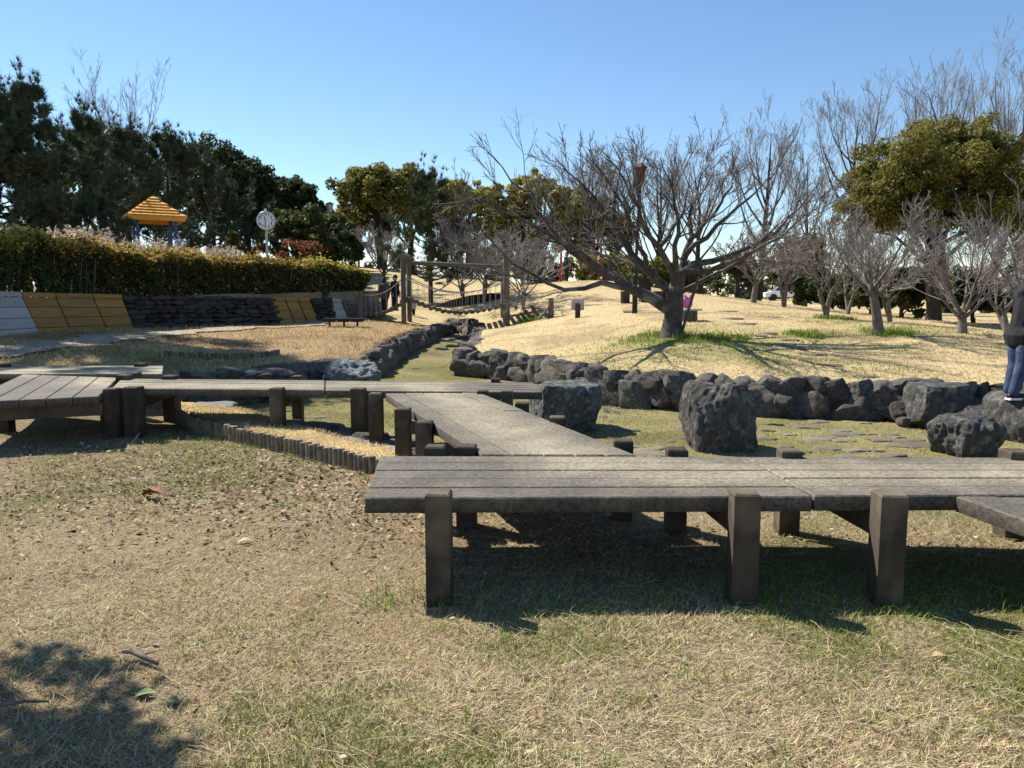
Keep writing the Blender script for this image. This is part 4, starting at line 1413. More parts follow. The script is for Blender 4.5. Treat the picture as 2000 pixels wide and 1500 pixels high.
def pine_tree(name, label, base, H, W, seed, tufts_n, c_lo, c_hi, group=None, nl=.30, start=.12, needle_w=.028, per=15, lean=0):
    rng = np.random.default_rng(seed)
    base = Vector(base)
    b = np.array(base)
    T = Thing(name, label, 'tree', base, group)
    tp = resample([b + [0, 0, -.2], b + [0, 0, H * .4], b + [lean, 0, H * .97]], 10)
    Vt, Ft = tubes(tp[None], np.linspace(.02 * H, .004 * H, 10)[None], 8)
    T.part('trunk', Vt, Ft, M['bark_dark'], smooth=True)
    nb = int(H * 9)
    z = start + (1 - start) * np.sort(rng.random(nb)) ** .85
    z = np.clip(z, 0, .985)
    az = rng.uniform(0, 6.28, nb)
    prof = np.minimum(1, (1 - z) * 1.75 + .06) * np.minimum(1, .7 + z)
    L = W / 2 * prof * rng.uniform(.6, 1.08, nb) + .1
    p0 = np.stack([np.interp(z, np.linspace(0, 1, 10), tp[:, i]) for i in range(3)], 1)
    e = np.stack([np.cos(az), np.sin(az), 0 * az], 1)
    rise = .1 + .55 * z ** 2 + rng.normal(0, .08, nb)
    BP = np.stack([p0 + e * (L * t)[:, None] + np.array([0, 0, 1.0]) * (L * (rise * t + .28 * t ** 2.2))[:, None] for t in np.linspace(0, 1, 6)], 1)
    BR = np.linspace(1, .25, 6)[None, :] * (.006 * H * (1.1 - z))[:, None] + .006
    S2, SR2 = grow(BP, BR, 4, .3, 1.0, .42, (.3, .9), .6, .25, 4, rng, .1)
    V1, F1 = tubes(BP, BR, 4)
    V2, F2 = tubes(S2, SR2, 3)
    T.part('branches', *join([(V1, F1), (V2, F2)]), M['bark_dark'])
    # tufts on the outer portions
    allP = [BP[:, 3], BP[:, 4], BP[:, 5], S2[:, 1], S2[:, 2], S2[:, 3]]
    allD = [BP[:, 4] - BP[:, 3], BP[:, 5] - BP[:, 4], BP[:, 5] - BP[:, 4], S2[:, 2] - S2[:, 1], S2[:, 3] - S2[:, 2], S2[:, 3] - S2[:, 2]]
    Pq, Dq = np.vstack(allP), np.vstack(allD)
    # leader tufts
    lead = np.array([tp[-1] + [0, 0, -q] for q in np.linspace(0, .12 * H, 8)])
    Pq = np.vstack([Pq, lead]); Dq = np.vstack([Dq, np.tile([0, 0, 1.0], (8, 1))])
    # upright candle shoots on the upper branch ends
    hi_ = np.argsort(-BP[:, 5, 2])[:int(nb * .45)]
    ns = len(hi_)
    hgt = rng.uniform(.35, .95, ns)
    sh = np.concatenate([BP[hi_, 5] + np.array([0, 0, 1.0]) * (hgt * q)[:, None] + rng.normal(0, .03, (ns, 3)) for q in (.25, .5, .75, 1.0)])
    nsh = len(sh)
    Pq = np.vstack([Pq, sh]); Dq = np.vstack([Dq, np.tile([0, 0, 1.0], (nsh, 1))])
    tufts_n = max(tufts_n, nsh + 400)
    sel = rng.integers(0, len(Pq) - nsh, tufts_n)
    sel[:8 + nsh] = np.arange(len(Pq) - 8 - nsh, len(Pq))
    P_, D_ = Pq[sel] + rng.normal(0, .06, (tufts_n, 3)), Dq[sel]
    D_ = D_ / (np.linalg.norm(D_, axis=1, keepdims=True) + 1e-9)
    D_ = D_ * .6 + np.array([0, 0, .6])
    P_ = np.repeat(P_, per, 0)
    D_ = np.repeat(D_, per, 0) + rng.normal(size=(tufts_n * per, 3)) * .55
    D_ /= np.linalg.norm(D_, axis=1, keepdims=True)
    n = len(P_)
    s = np.cross(D_, rng.normal(size=(n, 3)))
    s /= np.linalg.norm(s, axis=1, keepdims=True) + 1e-9
    ln = rng.uniform(.6, 1.15, n)[:, None] * nl
    V = np.stack([P_ - s * needle_w / 2, P_ + s * needle_w / 2, P_ + D_ * ln], 1).reshape(-1, 3)
    F = np.arange(3 * n).reshape(-1, 3)
    t = np.repeat(rng.random((tufts_n, 1)), per, 0) * .6 + rng.random((n, 1)) * .4
    C = np.array(c_lo) * (1 - t) + np.array(c_hi) * t
    T.part('needles', V, F, M['needle'], col=np.repeat(C, 3, 0))
    return T

def gbase(px, Y, dz=-.03):
    x = D(px, Y)
    return (x, Y, zt(x, Y) + dz)
def ytop(py, Y):
    return at_d(1000, py, Y).z

# ---------------------------------------------------------------- main cherry tree
TY = 14.2
def L_(pts, dys, r0_, r1_):
    n = len(pts)
    d = np.interp(np.linspace(0, 1, n), np.linspace(0, 1, len(dys)), dys)
    pts = [(px, py if py > 380 else 380 - (380 - py) * .66) for px, py in pts]
    P = resample([at_d(px, py, TY + q) for (px, py), q in zip(pts, d * .79)], 11)
    P[1:-1] += np.random.default_rng(int(pts[-1][0])).normal(0, .022, (9, 3))
    return P, (np.linspace(1, 0, 11) ** 1.35 * (r0_ - r1_) + r1_ * .8) * .79
LM = [L_([(1303, 602), (1272, 580), (1205, 545), (1150, 505), (1080, 462), (1010, 425), (950, 385)], (0, -.3, -.9), .16, .02),
      L_([(1243, 566), (1190, 552), (1150, 558), (1095, 562), (1050, 548), (1000, 515), (955, 465), (925, 430)], (-.2, -.6, -1.2), .085, .014),
      L_([(1205, 545), (1150, 512), (1100, 478), (1060, 425), (1020, 365), (985, 315), (960, 262)], (-.4, .3, .8), .09, .014),
      L_([(1314, 572), (1270, 533), (1240, 505), (1205, 450), (1165, 390), (1120, 330), (1085, 272)], (.1, .6, 1.2), .13, .014),
      L_([(1262, 525), (1243, 465), (1215, 400), (1185, 330), (1150, 248)], (.3, -.4, -1.0), .07, .012),
      L_([(1318, 562), (1308, 520), (1286, 480), (1258, 440), (1235, 380), (1205, 310), (1180, 270)], (0, -.7, -1.5), .10, .014),
      L_([(1326, 560), (1335, 510), (1346, 460), (1350, 410), (1362, 350), (1385, 292)], (0, .4, .8), .12, .014),
      L_([(1322, 555), (1318, 500), (1325, 440), (1318, 380), (1300, 320), (1290, 270)], (0, -1.0, -1.9), .09, .012),
      L_([(1332, 535), (1365, 510), (1420, 500), (1475, 478), (1530, 440), (1570, 395), (1600, 345)], (0, .2, .6), .10, .014),
      L_([(1334, 530), (1385, 531), (1445, 503), (1500, 480), (1560, 432), (1598, 405)], (0, -.6, -1.3), .08, .013),
      L_([(1330, 570), (1380, 545), (1430, 520), (1490, 470), (1530, 420)], (.1, .9, 1.8), .07, .012),
      L_([(1338, 500), (1390, 450), (1440, 405), (1490, 345), (1520, 290)], (.1, .3, .9), .075, .012),
      L_([(1345, 470), (1400, 410), (1430, 350), (1440, 300)], (.1, -.8, -1.6), .06, .012),
      L_([(1290, 480), (1330, 420), (1345, 360), (1330, 300), (1340, 275)], (-.4, 1.0, 1.6), .06, .012),
      L_([(1314, 590), (1290, 550), (1250, 520), (1200, 500), (1130, 480), (1060, 460)], (.2, 1.2, 2.4), .08, .012)]
LP = np.array([a for a, b in LM]); LR = np.array([b for a, b in LM])
tb = at_d(1311, 660, TY)
tz = zt(tb.x, tb.y)
tp = resample([(tb.x, tb.y, tz - .15), (tb.x + .0, tb.y, tz + .05), tuple(at_d(1314, 625, TY)), tuple(at_d(1318, 595, TY)), tuple(at_d(1320, 565, TY)), tuple(at_d(1328, 530, TY))], 12)
trr = np.array([.29, .25, .2, .18, .168, .162, .158, .15, .142, .13, .11, .087])
main_tree = bare_tree('cherry_tree', 'large spreading bare cherry tree with dark trunk on the mound lawn', (tb.x, tb.y, tz), 4, 6.4, .16, 5, limbs=(LP, LR), trunk_pts=(tp, trr), mat_t='bark', mat_w='twig', lv=(8, 6, 5), minr=.0045, twig_len=.92)
a, b_ = at_d(1329, 640, TY - .2), at_d(1372, 515, TY - .1)
a.z = zt(a.x, a.y) - .02
T = Thing('tree_prop', 'thin leaning pole propping the large cherry tree', 'pole', a)
T.part('pole', *tube1([a, (a + b_) / 2, b_], [.028, .026, .022], 8), M['bark'])

# ---------------------------------------------------------------- other bare trees
SMALL = 'small bare cherry trees on the lawn'
def small(label, px, Y, py_top, wpx, seed, tr=.11, stems=1, tf=.28, lv=(7, 6, 5), mat='bark_pale', dark=False):
    tr *= .8 * (.8 if px > 1400 else 1)
    lv = (lv[0] - 1, 5, lv[2])
    b = gbase(px, Y)
    return bare_tree('cherry_tree', label, b, ytop(py_top, Y) - b[2], wpx * Y / FPX, tr, seed, stems=stems, trunk_f=tf, group=SMALL, mat_t=mat, mat_w='twig_far', lv=lv, minr=.0055 * Y / 17)
small('single-trunk small bare tree on the lawn in front of the big evergreen', 1715, 14.4, 405, 240, 1, .145, tf=.36, lv=(8, 6, 5))
small('low forking bare tree with pale trunk right of the single-trunk one', 1878, 14.7, 415, 260, 2, .15, tf=.16, lv=(8, 6, 5))
small('many-stemmed bare tree on the lawn left of the single-trunk one', 1612, 18.5, 420, 210, 3, .15, stems=3, tf=.3, lv=(7, 6, 5))
small('pale-branched bare tree cut by the right picture edge', 2020, 13.4, 420, 260, 4, .16, tf=.22, lv=(8, 6, 5))
small('small bare tree far back below the tall bare trees', 1470, 26, 445, 150, 5, .16, tf=.3, lv=(7, 6, 4))
small('bare tree with twin stems just right of the far small one', 1530, 25, 450, 160, 6, .15, stems=2, tf=.3, lv=(7, 6, 4))
small('slim bare tree half hidden behind the single-trunk small tree', 1737, 18, 440, 190, 7, .12, stems=2, tf=.25, lv=(7, 6, 4))
small('dark low bare tree under the evergreen by the right edge', 1965, 17.5, 430, 200, 8, .16, stems=2, tf=.2, lv=(7, 6, 4))
small('bare tree between the mound crest and the evergreen', 1655, 22.5, 440, 170, 20, .12, stems=2, tf=.25, lv=(7, 6, 4))
small('tangled bare shrub tree beside the right bridge post', 1022, 26.2, 455, 190, 9, .12, stems=3, tf=.2, lv=(8, 6, 4))
small('bare bushy tree behind the middle of the suspension bridge', 945, 29, 430, 210, 10, .13, stems=3, tf=.25, lv=(8, 6, 4))
small('second bare bushy tree behind the bridge, nearer the pine', 905, 31, 455, 170, 21, .12, stems=3, tf=.25, lv=(8, 6, 4))
small('thin bare tree behind the hedge end left of the bridge', 748, 34, 440, 130, 11, .12, tf=.3, lv=(7, 6, 4), mat='bark_dark')
TALL = 'tall bare trees behind the mound'
def tall(label, px, Y, py_top, wpx, seed, tr=.2, tf=.3, lv=(6, 5, 4)):
    b = gbase(px, Y)
    return bare_tree('bare_tree', label, b, (ytop(py_top, Y) - b[2]) / 1.08, wpx * Y / FPX, tr, seed, form='upright', trunk_f=tf, group=TALL, mat_t='bark_dark', mat_w='twig_far', lv=lv, minr=.008)
tall('tall bare tree directly right of the large cherry crown', 1478, 42, 232, 150, 31, .22)
tall('tall bare tree with a wide fan crown left of the evergreen', 1652, 45, 205, 190, 32, .24, .48)
tall('very tall bare tree rising above the left of the big evergreen', 1848, 46, 140, 170, 33, .26, .4)
tall('tallest bare tree rising above the right of the big evergreen', 1925, 48, 125, 180, 34, .28, .4)
tall('bare tree at the right edge behind the evergreen crown', 2010, 47, 190, 150, 35, .24, .4)
tall('bare upright tree seen through the left half of the cherry crown', 1140, 44, 285, 120, 36, .2)
tall('bare upright tree seen behind the black lamp post', 1205, 45, 280, 130, 37, .2)
tall('bare upright tree seen behind the cherry crown centre', 1290, 44, 300, 130, 38, .2)
tall('bare upright tree seen through the right half of the cherry crown', 1370, 46, 290, 130, 39, .2)
tall('slender bare tree between the two tall ones on the right', 1570, 47, 300, 120, 40, .18)
tall('bare treetop showing above the pines on the left', 225, 52, 215, 190, 41, .2, .6)

# ---------------------------------------------------------------- evergreens
G_DARK = ((.026, .042, .016), (.085, .11, .038))
G_MID = ((.040, .052, .016), (.12, .13, .036))
G_OLIVE = ((.17, .165, .025), (.44, .37, .06))
G_CAMPHOR = ((.085, .092, .02), (.27, .235, .05))
def leafy(label, px, Y, py_top, wpx, seed, n, size, cc, name='evergreen_tree', group=None, **kw):
    b = gbase(px, Y)
    return leafy_tree(name, label, b, ytop(py_top, Y) - b[2], wpx * Y / FPX, seed, n, size, cc[0], cc[1], group=group, **kw)
leafy('big round evergreen with olive crown and dark trunk on the right', 1822, 21, 236, 430, 51, 120000, .085, G_CAMPHOR, lobes=66, trunk_r=.18, crown_f=.80, cluster=.175, low=.15)
leafy('dark evergreen crown behind the big round one at the right edge', 1990, 34, 330, 200, 52, 12000, .2, G_DARK, lobes=20)
BACK = 'broadleaf evergreens behind the playground and bridge'
leafy('broad olive green evergreen with open branching, left of the central pine', 748, 46, 325, 220, 53, 24000, .24, G_CAMPHOR, group=BACK, lobes=26, trunk_r=.28, crown_f=.72, cluster=.26, low=.1)
leafy('yellow green evergreen right of the central pine', 918, 46, 340, 180, 54, 20000, .23, G_OLIVE, group=BACK, lobes=28, crown_f=.85)
leafy('yellow green evergreen seen through the left of the cherry crown', 1062, 46, 336, 190, 55, 20000, .23, G_OLIVE, group=BACK, lobes=28, crown_f=.88)
leafy('olive evergreen lower between the two yellow green ones', 985, 48, 380, 170, 56, 14000, .23, G_OLIVE, group=BACK, lobes=18, crown_f=.75)
leafy('olive evergreen behind the middle of the cherry crown', 1160, 49, 380, 190, 57, 15000, .23, G_CAMPHOR, group=BACK, lobes=18, crown_f=.8)
leafy('grey green evergreen by the street lamp, right of the clock', 645, 41, 415, 150, 58, 14000, .2, G_MID, group=BACK, lobes=20, crown_f=.85)
leafy('dark bushy evergreen just right of the clock', 585, 37, 408, 170, 59, 15000, .17, G_MID, group=BACK, lobes=22, crown_f=.9)
leafy('dark evergreen behind the hedge end', 655, 38, 450, 140, 60, 11000, .18, G_DARK, group=BACK, lobes=18, crown_f=.9)
leafy('dark evergreen between the camphor and the pine in the centre', 800, 48, 352, 140, 61, 13000, .22, G_MID, group=BACK, lobes=18, crown_f=.7)
leafy('rounded dark broadleaf tree at the right end of the left tree belt', 565, 44, 346, 170, 62, 20000, .2, G_DARK, group=BACK, lobes=24, crown_f=.88)
leafy('dark broadleaf tree behind the clock in the left belt', 490, 43, 312, 200, 63, 22000, .2, G_DARK, group=BACK, lobes=24, crown_f=.86)
leafy('tall dark broadleaf tree right of the yellow roof in the left belt', 410, 42, 270, 230, 64, 26000, .2, G_DARK, group=BACK, lobes=26, crown_f=.86)
leafy('dark broadleaf tree behind the pines on the left', 245, 47, 255, 320, 65, 26000, .22, G_DARK, group=BACK, lobes=28, crown_f=.8)
leafy('small dark tree peeping at the end of the left belt', 622, 47, 385, 100, 66, 8000, .2, G_DARK, group=BACK, lobes=14, crown_f=.88)
leafy('grey green evergreen low behind the lawn trees right of the cherry', 1560, 39, 452, 130, 67, 10000, .2, G_MID, group=BACK, lobes=20, crown_f=.82)
leafy('dark evergreen low at the crest right of the cherry trunk', 1440, 46, 500, 110, 68, 7000, .2, G_DARK, group=BACK, lobes=16, crown_f=.9)
SHR = 'shrubs along the back of the lawn'
for i, (lab, px, Y, pt, wp, cc) in enumerate((
        ('dark green shrub left of the evergreen trunk', 1760, 22, 535, 110, G_MID), ('olive shrub behind the single-trunk small tree', 1700, 23.5, 545, 100, G_MID), ('dark shrub right of the evergreen trunk', 1900, 21.8, 545, 120, G_DARK),
        ('dark shrub cut by the right edge of the lawn', 1985, 21, 545, 90, G_DARK), ('dark shrub far behind the many-stemmed bare tree', 1555, 31, 535, 100, G_DARK), ('dark shrub behind the slim bare trees on the crest', 1625, 30, 540, 90, G_DARK), ('yellow green shrub beside the red play frame', 1140, 35, 500, 80, G_OLIVE), ('olive shrub behind the lamp post on the mound crest', 1255, 34, 508, 110, G_CAMPHOR),
        ('olive shrub just left of the cherry trunk on the crest', 1200, 35, 500, 80, G_CAMPHOR), ('dark shrub behind the bench-table on the crest', 1330, 34, 520, 110, G_MID), ('dark green shrub on the slope behind the bridge', 1040, 36, 490, 120, G_DARK), ('dark shrub beyond the bridge post on the far slope', 960, 42, 490, 110, G_DARK))):
    leafy(lab, px, Y, pt, wp, 80 + i, 6000, .13, cc, name='shrub', group=SHR, lobes=14, crown_f=.97, trunk_r=.06, cat='shrub', cluster=.34)
# pines
PG = 'dark pines of the left belt'
P_LO, P_HI = (.026, .046, .026), (.12, .155, .08)
for lab, px, Y, pt, wp, sd, nt in (('pine with tall shoots at the left picture edge', 0, 24, 160, 230, 71, 3600), ('tallest pine with spiky top second from the left', 85, 25, 172, 230, 72, 3800), ('dark pine right of the spiky one', 180, 27, 235, 230, 73, 3400), ('pine behind the yellow roofed tower', 262, 33, 262, 240, 74, 3400), ('pine with leaning pointed tip right of the tower', 340, 35, 272, 230, 75, 3200), ('low dark pine behind the man at the hedge', 425, 37, 325, 190, 76, 2400)):
    b = gbase(px, Y)
    pine_tree('pine_tree', lab, b, ytop(pt, Y) - b[2], wp * Y / FPX, sd, nt, P_LO, P_HI, PG, nl=.26, per=20, needle_w=.024, start=.02)
b = gbase(842, 31)
pine_tree('pine_tree', 'single pine with bushy needles behind the suspension bridge', b, ytop(345, 31) - b[2], 3.6, 77, 2200, (.03, .048, .02), (.10, .125, .045), nl=.24, per=20, needle_w=.024, start=.12)

# far wood closing the view beyond the park
rngf = np.random.default_rng(777)
cf, rf_ = [], []
for px in np.arange(380, 2300, 22):
    Y = rngf.uniform(78, 100)
    x = D(px, Y)
    hh = rngf.uniform(1.6, 4.6) * (1.25 if px < 1100 else .9)
    for q in range(4):
        cf.append((x + rngf.normal(0, .9), Y + rngf.normal(0, .8), 1.0 + hh * (.2 + .22 * q)))
        rf_.append(rngf.uniform(.7, 1.25))
V, F, C = crown_leaves(np.array(cf), np.array(rf_), 52000, .42, rngf, (.05, .06, .03), (.12, .13, .07))
o = link('distant_trees', new_mesh('distant_trees', V, F, False, C), M['leaf'])
tag(o, 'low belt of far trees beyond the park', 'trees', kind='stuff')

# tree standing left of the picture whose shade falls into the lower left corner
leafy_tree('evergreen_tree', 'evergreen standing just outside the left edge, shading the lower left corner', (-5.05, 4.15, zt(-5.05, 4.15)), 4.5, 2.3, 99, 9000, .11, *G_MID, lobes=20, trunk_r=.09, crown_f=.5, cluster=.30)

leafy_tree('evergreen_tree', 'tall evergreen outside the left edge, shading the path and bank', (-17.0, 20.6, zt(-17.0, 20.6)), 13.5, 8.0, 98, 22000, .22, *G_DARK, lobes=34, trunk_r=.25, crown_f=.36, cluster=.24)
# ---------------------------------------------------------------- hedges
def hedge(label, pxs, tops, back, seed, n, c_top, c_side, thick=1.1, zoff=0.0, fwd=-.35):
    rng = np.random.default_rng(seed)
    u = rng.random(n)
    px = pxs[0] + (pxs[1] - pxs[0]) * u
    bx = np.array([tuple(wall_at(q)[0]) for q in np.linspace(pxs[0], pxs[1], 60)])
    ss = np.linspace(pxs[0], pxs[1], 60)
    cx_, cy_ = np.interp(px, ss, bx[:, 0]), np.interp(px, ss, bx[:, 1])
    dx, dy = np.gradient(bx[:, 0]), np.gradient(bx[:, 1])
    ln = np.hypot(dx, dy)
    nxn, nyn = np.interp(px, ss, dy / ln), np.interp(px, ss, -dx / ln)
    Yd = np.interp(px, WPX, WDEP)
    zb_ = np.interp(px, WPX, WTOP) + .02
    zt_ = EYE + (HORIZON - np.interp(px, np.linspace(pxs[0], pxs[1], len(tops)), tops)) * Yd / FPX + (fbm(px * .03, px * 0, .8, seed) - .5) * .42
    # choose face: front, top, inner
    kind = rng.random(n)
    v = rng.random(n)
    off = np.where(kind < .55, rng.normal(.02, .05, n), np.where(kind < .82, -rng.random(n) * thick, -rng.random(n) * thick * .7))
    hfrac = np.where(kind < .55, v ** .8, np.where(kind < .82, 1 + rng.normal(.02, .04, n) + rng.exponential(.05, n) * (rng.random(n) < .4), v))
    # front hollows
    hol = fbm(px * Yd / FPX, hfrac * 1.4, .75, seed + 3) - .5
    off = off + np.where(kind < .55, hol * .75, 0)
    stem = (hfrac < .28) & (kind < .9)
    keep = ~(stem & (rng.random(n) < .72 * (1 - hfrac / .28)))
    off = off + fwd
    P = np.stack([cx_ + nxn * off, cy_ + nyn * off, zb_ + (zt_ - zb_) * hfrac], 1)[keep]
    hf = hfrac[keep]
    m = len(P)
    N_ = np.stack([nxn[keep] * .6, nyn[keep] * .6, np.full(m, .5)], 1) + rng.normal(size=(m, 3)) * .6
    N_ /= np.linalg.norm(N_, axis=1, keepdims=True)
    V, F = leaf_quads(P, N_, .095, rng, .5)
    t = (rng.random(m) < np.clip((hf - .74) * 3.4, .06, .9))[:, None]  # golden top growth; the sunlit brightness of the top is also coloured in
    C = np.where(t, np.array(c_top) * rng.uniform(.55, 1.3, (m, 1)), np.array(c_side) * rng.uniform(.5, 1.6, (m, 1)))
    rust = rng.random(m) < .10
    C[rust] = np.array([.16, .06, .02]) * rng.uniform(.6, 1.4, (rust.sum(), 1))
    b0 = wall_at(sum(pxs) / 2)[0]
    T = Thing('hedge', label, 'hedge', (b0.x, b0.y, float(zb_.mean())), 'clipped hedges on the terrace')
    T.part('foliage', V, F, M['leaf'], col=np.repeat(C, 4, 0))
    k_ = max(12, int((pxs[1] - pxs[0]) / 3))
    SP, SR = [], []
    for i in range(k_):
        q = rng.uniform(*pxs)
        o_ = fwd - rng.uniform(.05, thick * .6)
        b1 = np.array([np.interp(q, ss, bx[:, 0]) + np.interp(q, ss, dy / ln) * o_, np.interp(q, ss, bx[:, 1]) - np.interp(q, ss, dx / ln) * o_, np.interp(q, WPX, WTOP) - .08])
        e = rng.normal(0, .12, 3)
        SP.append(np.stack([b1 + np.array([e[0], e[1], 0]) * f + np.array([0, 0, .95]) * f for f in np.linspace(0, 1, 4)]))
        SR.append(np.linspace(.022, .008, 4))
    V, F = tubes(np.array(SP), np.array(SR), 4)
    T.part('stems', V, F, M['bark_pale'])
    return T
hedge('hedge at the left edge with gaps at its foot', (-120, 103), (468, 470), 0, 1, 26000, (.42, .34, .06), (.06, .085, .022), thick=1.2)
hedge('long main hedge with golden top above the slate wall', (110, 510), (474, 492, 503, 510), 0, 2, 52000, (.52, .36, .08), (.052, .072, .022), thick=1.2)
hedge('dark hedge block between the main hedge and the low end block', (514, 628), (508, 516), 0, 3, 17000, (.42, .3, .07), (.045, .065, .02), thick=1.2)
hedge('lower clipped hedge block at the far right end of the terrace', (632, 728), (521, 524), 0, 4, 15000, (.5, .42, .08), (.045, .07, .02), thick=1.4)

# pampas-like plumes and reddish shrubs behind the hedge
def plume_clump(label, px, Y, py_top, wpx, seed, n):
    rng = np.random.default_rng(seed)
    x0 = D(px, Y)
    z0 = zt(x0, Y)
    T = Thing('plume_grass', label, 'ornamental grass', (x0, Y, z0), 'plume grasses behind the hedge')
    H = ytop(py_top, Y) - z0
    W = wpx * Y / FPX
    bx = x0 + rng.uniform(-W / 2, W / 2, n)
    by = Y + rng.uniform(-.4, .4, n)
    az = rng.uniform(0, 6.28, n)
    h = H * rng.uniform(.72, 1.0, n)
    le = rng.uniform(.1, .4, n)
    t = np.linspace(0, 1, 6)
    P = np.stack([np.stack([bx + np.cos(az) * le * q ** 2, by + np.sin(az) * le * q ** 2, z0 + h * (q - .12 * q ** 4)], 1) for q in t], 1)
    V, F = tubes(P, np.tile(np.array([.008, .007, .006, .006, .006, .004]), (n, 1)), 3)
    C = np.tile(np.array([.42, .33, .2]), (len(V), 1))
    T.part('stalks', V, F, M['plume'], col=C)
    # feathery heads
    k_ = 26
    q = rng.uniform(.72, 1.02, (n, k_))
    pos = np.stack([np.stack([np.interp(q[i], t, P[i, :, a]) for a in range(3)], 1) for i in range(n)], 0).reshape(-1, 3)
    d = rng.normal(size=pos.shape) * .5 + np.repeat(np.stack([np.cos(az), np.sin(az), .1 + 0 * az], 1), k_, 0)
    d /= np.linalg.norm(d, axis=1, keepdims=True)
    s = np.cross(d, rng.normal(size=pos.shape)); s /= np.linalg.norm(s, axis=1, keepdims=True) + 1e-9
    ln = rng.uniform(.06, .15, len(pos))[:, None]
    Vh = np.stack([pos - s * .009, pos + s * .009, pos + d * ln - np.array([0, 0, .03])], 1).reshape(-1, 3)
    Fh = np.arange(len(Vh)).reshape(-1, 3)
    Ch = np.repeat(np.array([.68, .58, .47]) * rng.uniform(.6, 1.25, (len(pos), 1)), 3, 0)
    T.part('plumes', Vh, Fh, M['plume'], col=Ch)
for i, (lab, px, Y, pt, wp, n) in enumerate((('pale plume grass above the hedge left of the blue poles', 165, 19.6, 422, 100, 120), ('pale plume grass beneath the yellow roofed tower', 275, 20.6, 450, 80, 90), ('pale plume grass between the tower and the man', 330, 21.2, 455, 60, 70), ('pale plume grass right of the man behind the hedge', 435, 22.4, 465, 90, 90), ('thin plume grass at the left picture edge above the hedge', 30, 17.6, 432, 80, 25))):
    plume_clump(lab, px, Y, pt, wp, 400 + i, n)
for i, (lab, px, Y, pt, wp, cc) in enumerate((('reddish shrub above the hedge right of the clock', 590, 26, 455, 80, ((.12, .04, .02), (.3, .12, .06))), ('small reddish shrub left of the clock pole', 508, 26.5, 462, 26, ((.12, .05, .02), (.26, .13, .05))), ('olive shrub rising over the hedge left of the clock', 460, 25.5, 446, 45, ((.05, .055, .012), (.16, .15, .03))), ('golden green shrub above the left hedge', 60, 18.0, 440, 130, ((.07, .075, .012), (.22, .19, .035))), ('rusty golden shrub before the tower posts', 262, 20.4, 468, 60, ((.14, .08, .015), (.32, .19, .035))))):
    leafy(lab, px, Y, pt, wp, 120 + i, 2600, .09, cc, name='shrub', group='shrubs behind the hedge', lobes=12, crown_f=.95, trunk_r=.03, cat='shrub', cluster=.3)

# ---------------------------------------------------------------- play tower with yellow roof
TYd = 30.0
tc = at_d(301, 428, TYd)
zg_ = zt(tc.x, TYd)
T = Thing('play_tower', 'play tower with yellow shingled roof on blue posts behind the hedge', 'play tower', (tc.x, TYd, zg_))
zr = ytop(428, TYd)
hw = 1.0
rz = .55
ca, sa = math.cos(rz), math.sin(rz)
def rot(x, y):
    return (tc.x + x * ca - y * sa, TYd + x * sa + y * ca)
for sx in (-1, 1):
    for sy in (-1, 1):
        x, y = rot(sx * hw * .66, sy * hw * .66)
        V, F = tube1([(x, y, zg_ - .1), (x, y, zr + .1)], [.055, .055], 12)
        T.part('post', V, F, M['blue'])
# fascia + hipped roof
def ringz(h, s):
    return [rot(sx * s, sy * s) + (h,) for sx, sy in ((-1, -1), (1, -1), (1, 1), (-1, 1))]
V = ringz(zr - .12, hw * .97) + ringz(zr + .04, hw) + ringz(zr + .04, hw * .88) + ringz(zr - .12, hw * .86)
F = []
for i in range(4):
    j = (i + 1) % 4
    F += [(i, j, 4 + j, 4 + i), (4 + i, 4 + j, 8 + j, 8 + i), (8 + i, 8 + j, 12 + j, 12 + i), (12 + i, 12 + j, j, i)]
roof = T.part('roof', V, F, M['roof_y'])
rows = 7
rise = ytop(386, TYd) - zr
Vs, Fs = [], []
for k_ in range(rows):
    t0, t1 = k_ / rows, (k_ + 1) / rows
    for side in range(4):
        nn = max(2, int(round(9 * (1 - t0))))
        for q in range(nn):
            a0 = -1 + 2 * (q + .03) / nn
            a1 = -1 + 2 * (q + .97) / nn
            if k_ % 2:
                a0, a1 = max(-1, a0 - 1 / nn), min(1, a1 - 1 / nn)
            s0, s1 = hw * 1.0 * (1 - t0) + .03, hw * (1 - t1) + .03
            z0_, z1_ = zr + .03 + rise * t0, zr + .03 + rise * t1
            def pt(a, s, z, e=0.0):
                ang = side * math.pi / 2
                x, y = a * s, -(s + e)
                return rot(x * math.cos(ang) - y * math.sin(ang), x * math.sin(ang) + y * math.cos(ang)) + (z,)
            n0 = len(Vs)
            Vs += [pt(a0, s0, z0_ + .05, .02), pt(a1, s0, z0_ + .05, .02), pt(a1, s1, z1_ + .01), pt(a0, s1, z1_ + .01), pt(a0, s0, z0_), pt(a1, s0, z0_)]
            Fs += [(n0, n0 + 1, n0 + 2, n0 + 3), (n0 + 4, n0 + 5, n0 + 1, n0)]
o = T.part('shingles', Vs, Fs, M['roof_y'], parent=roof)
o['kind'] = 'stuff'
T.part('finial', *tube1([rot(0, 0) + (zr + rise - .02,), rot(0, 0) + (zr + rise + .06,)], [.08, .03], 8), M['roof_y'])
V, F = box(tc.x, TYd, zr - 2.1, zr - 2.0, 1.3, 1.3, rz)
T.part('platform', V, F, M['blue'])
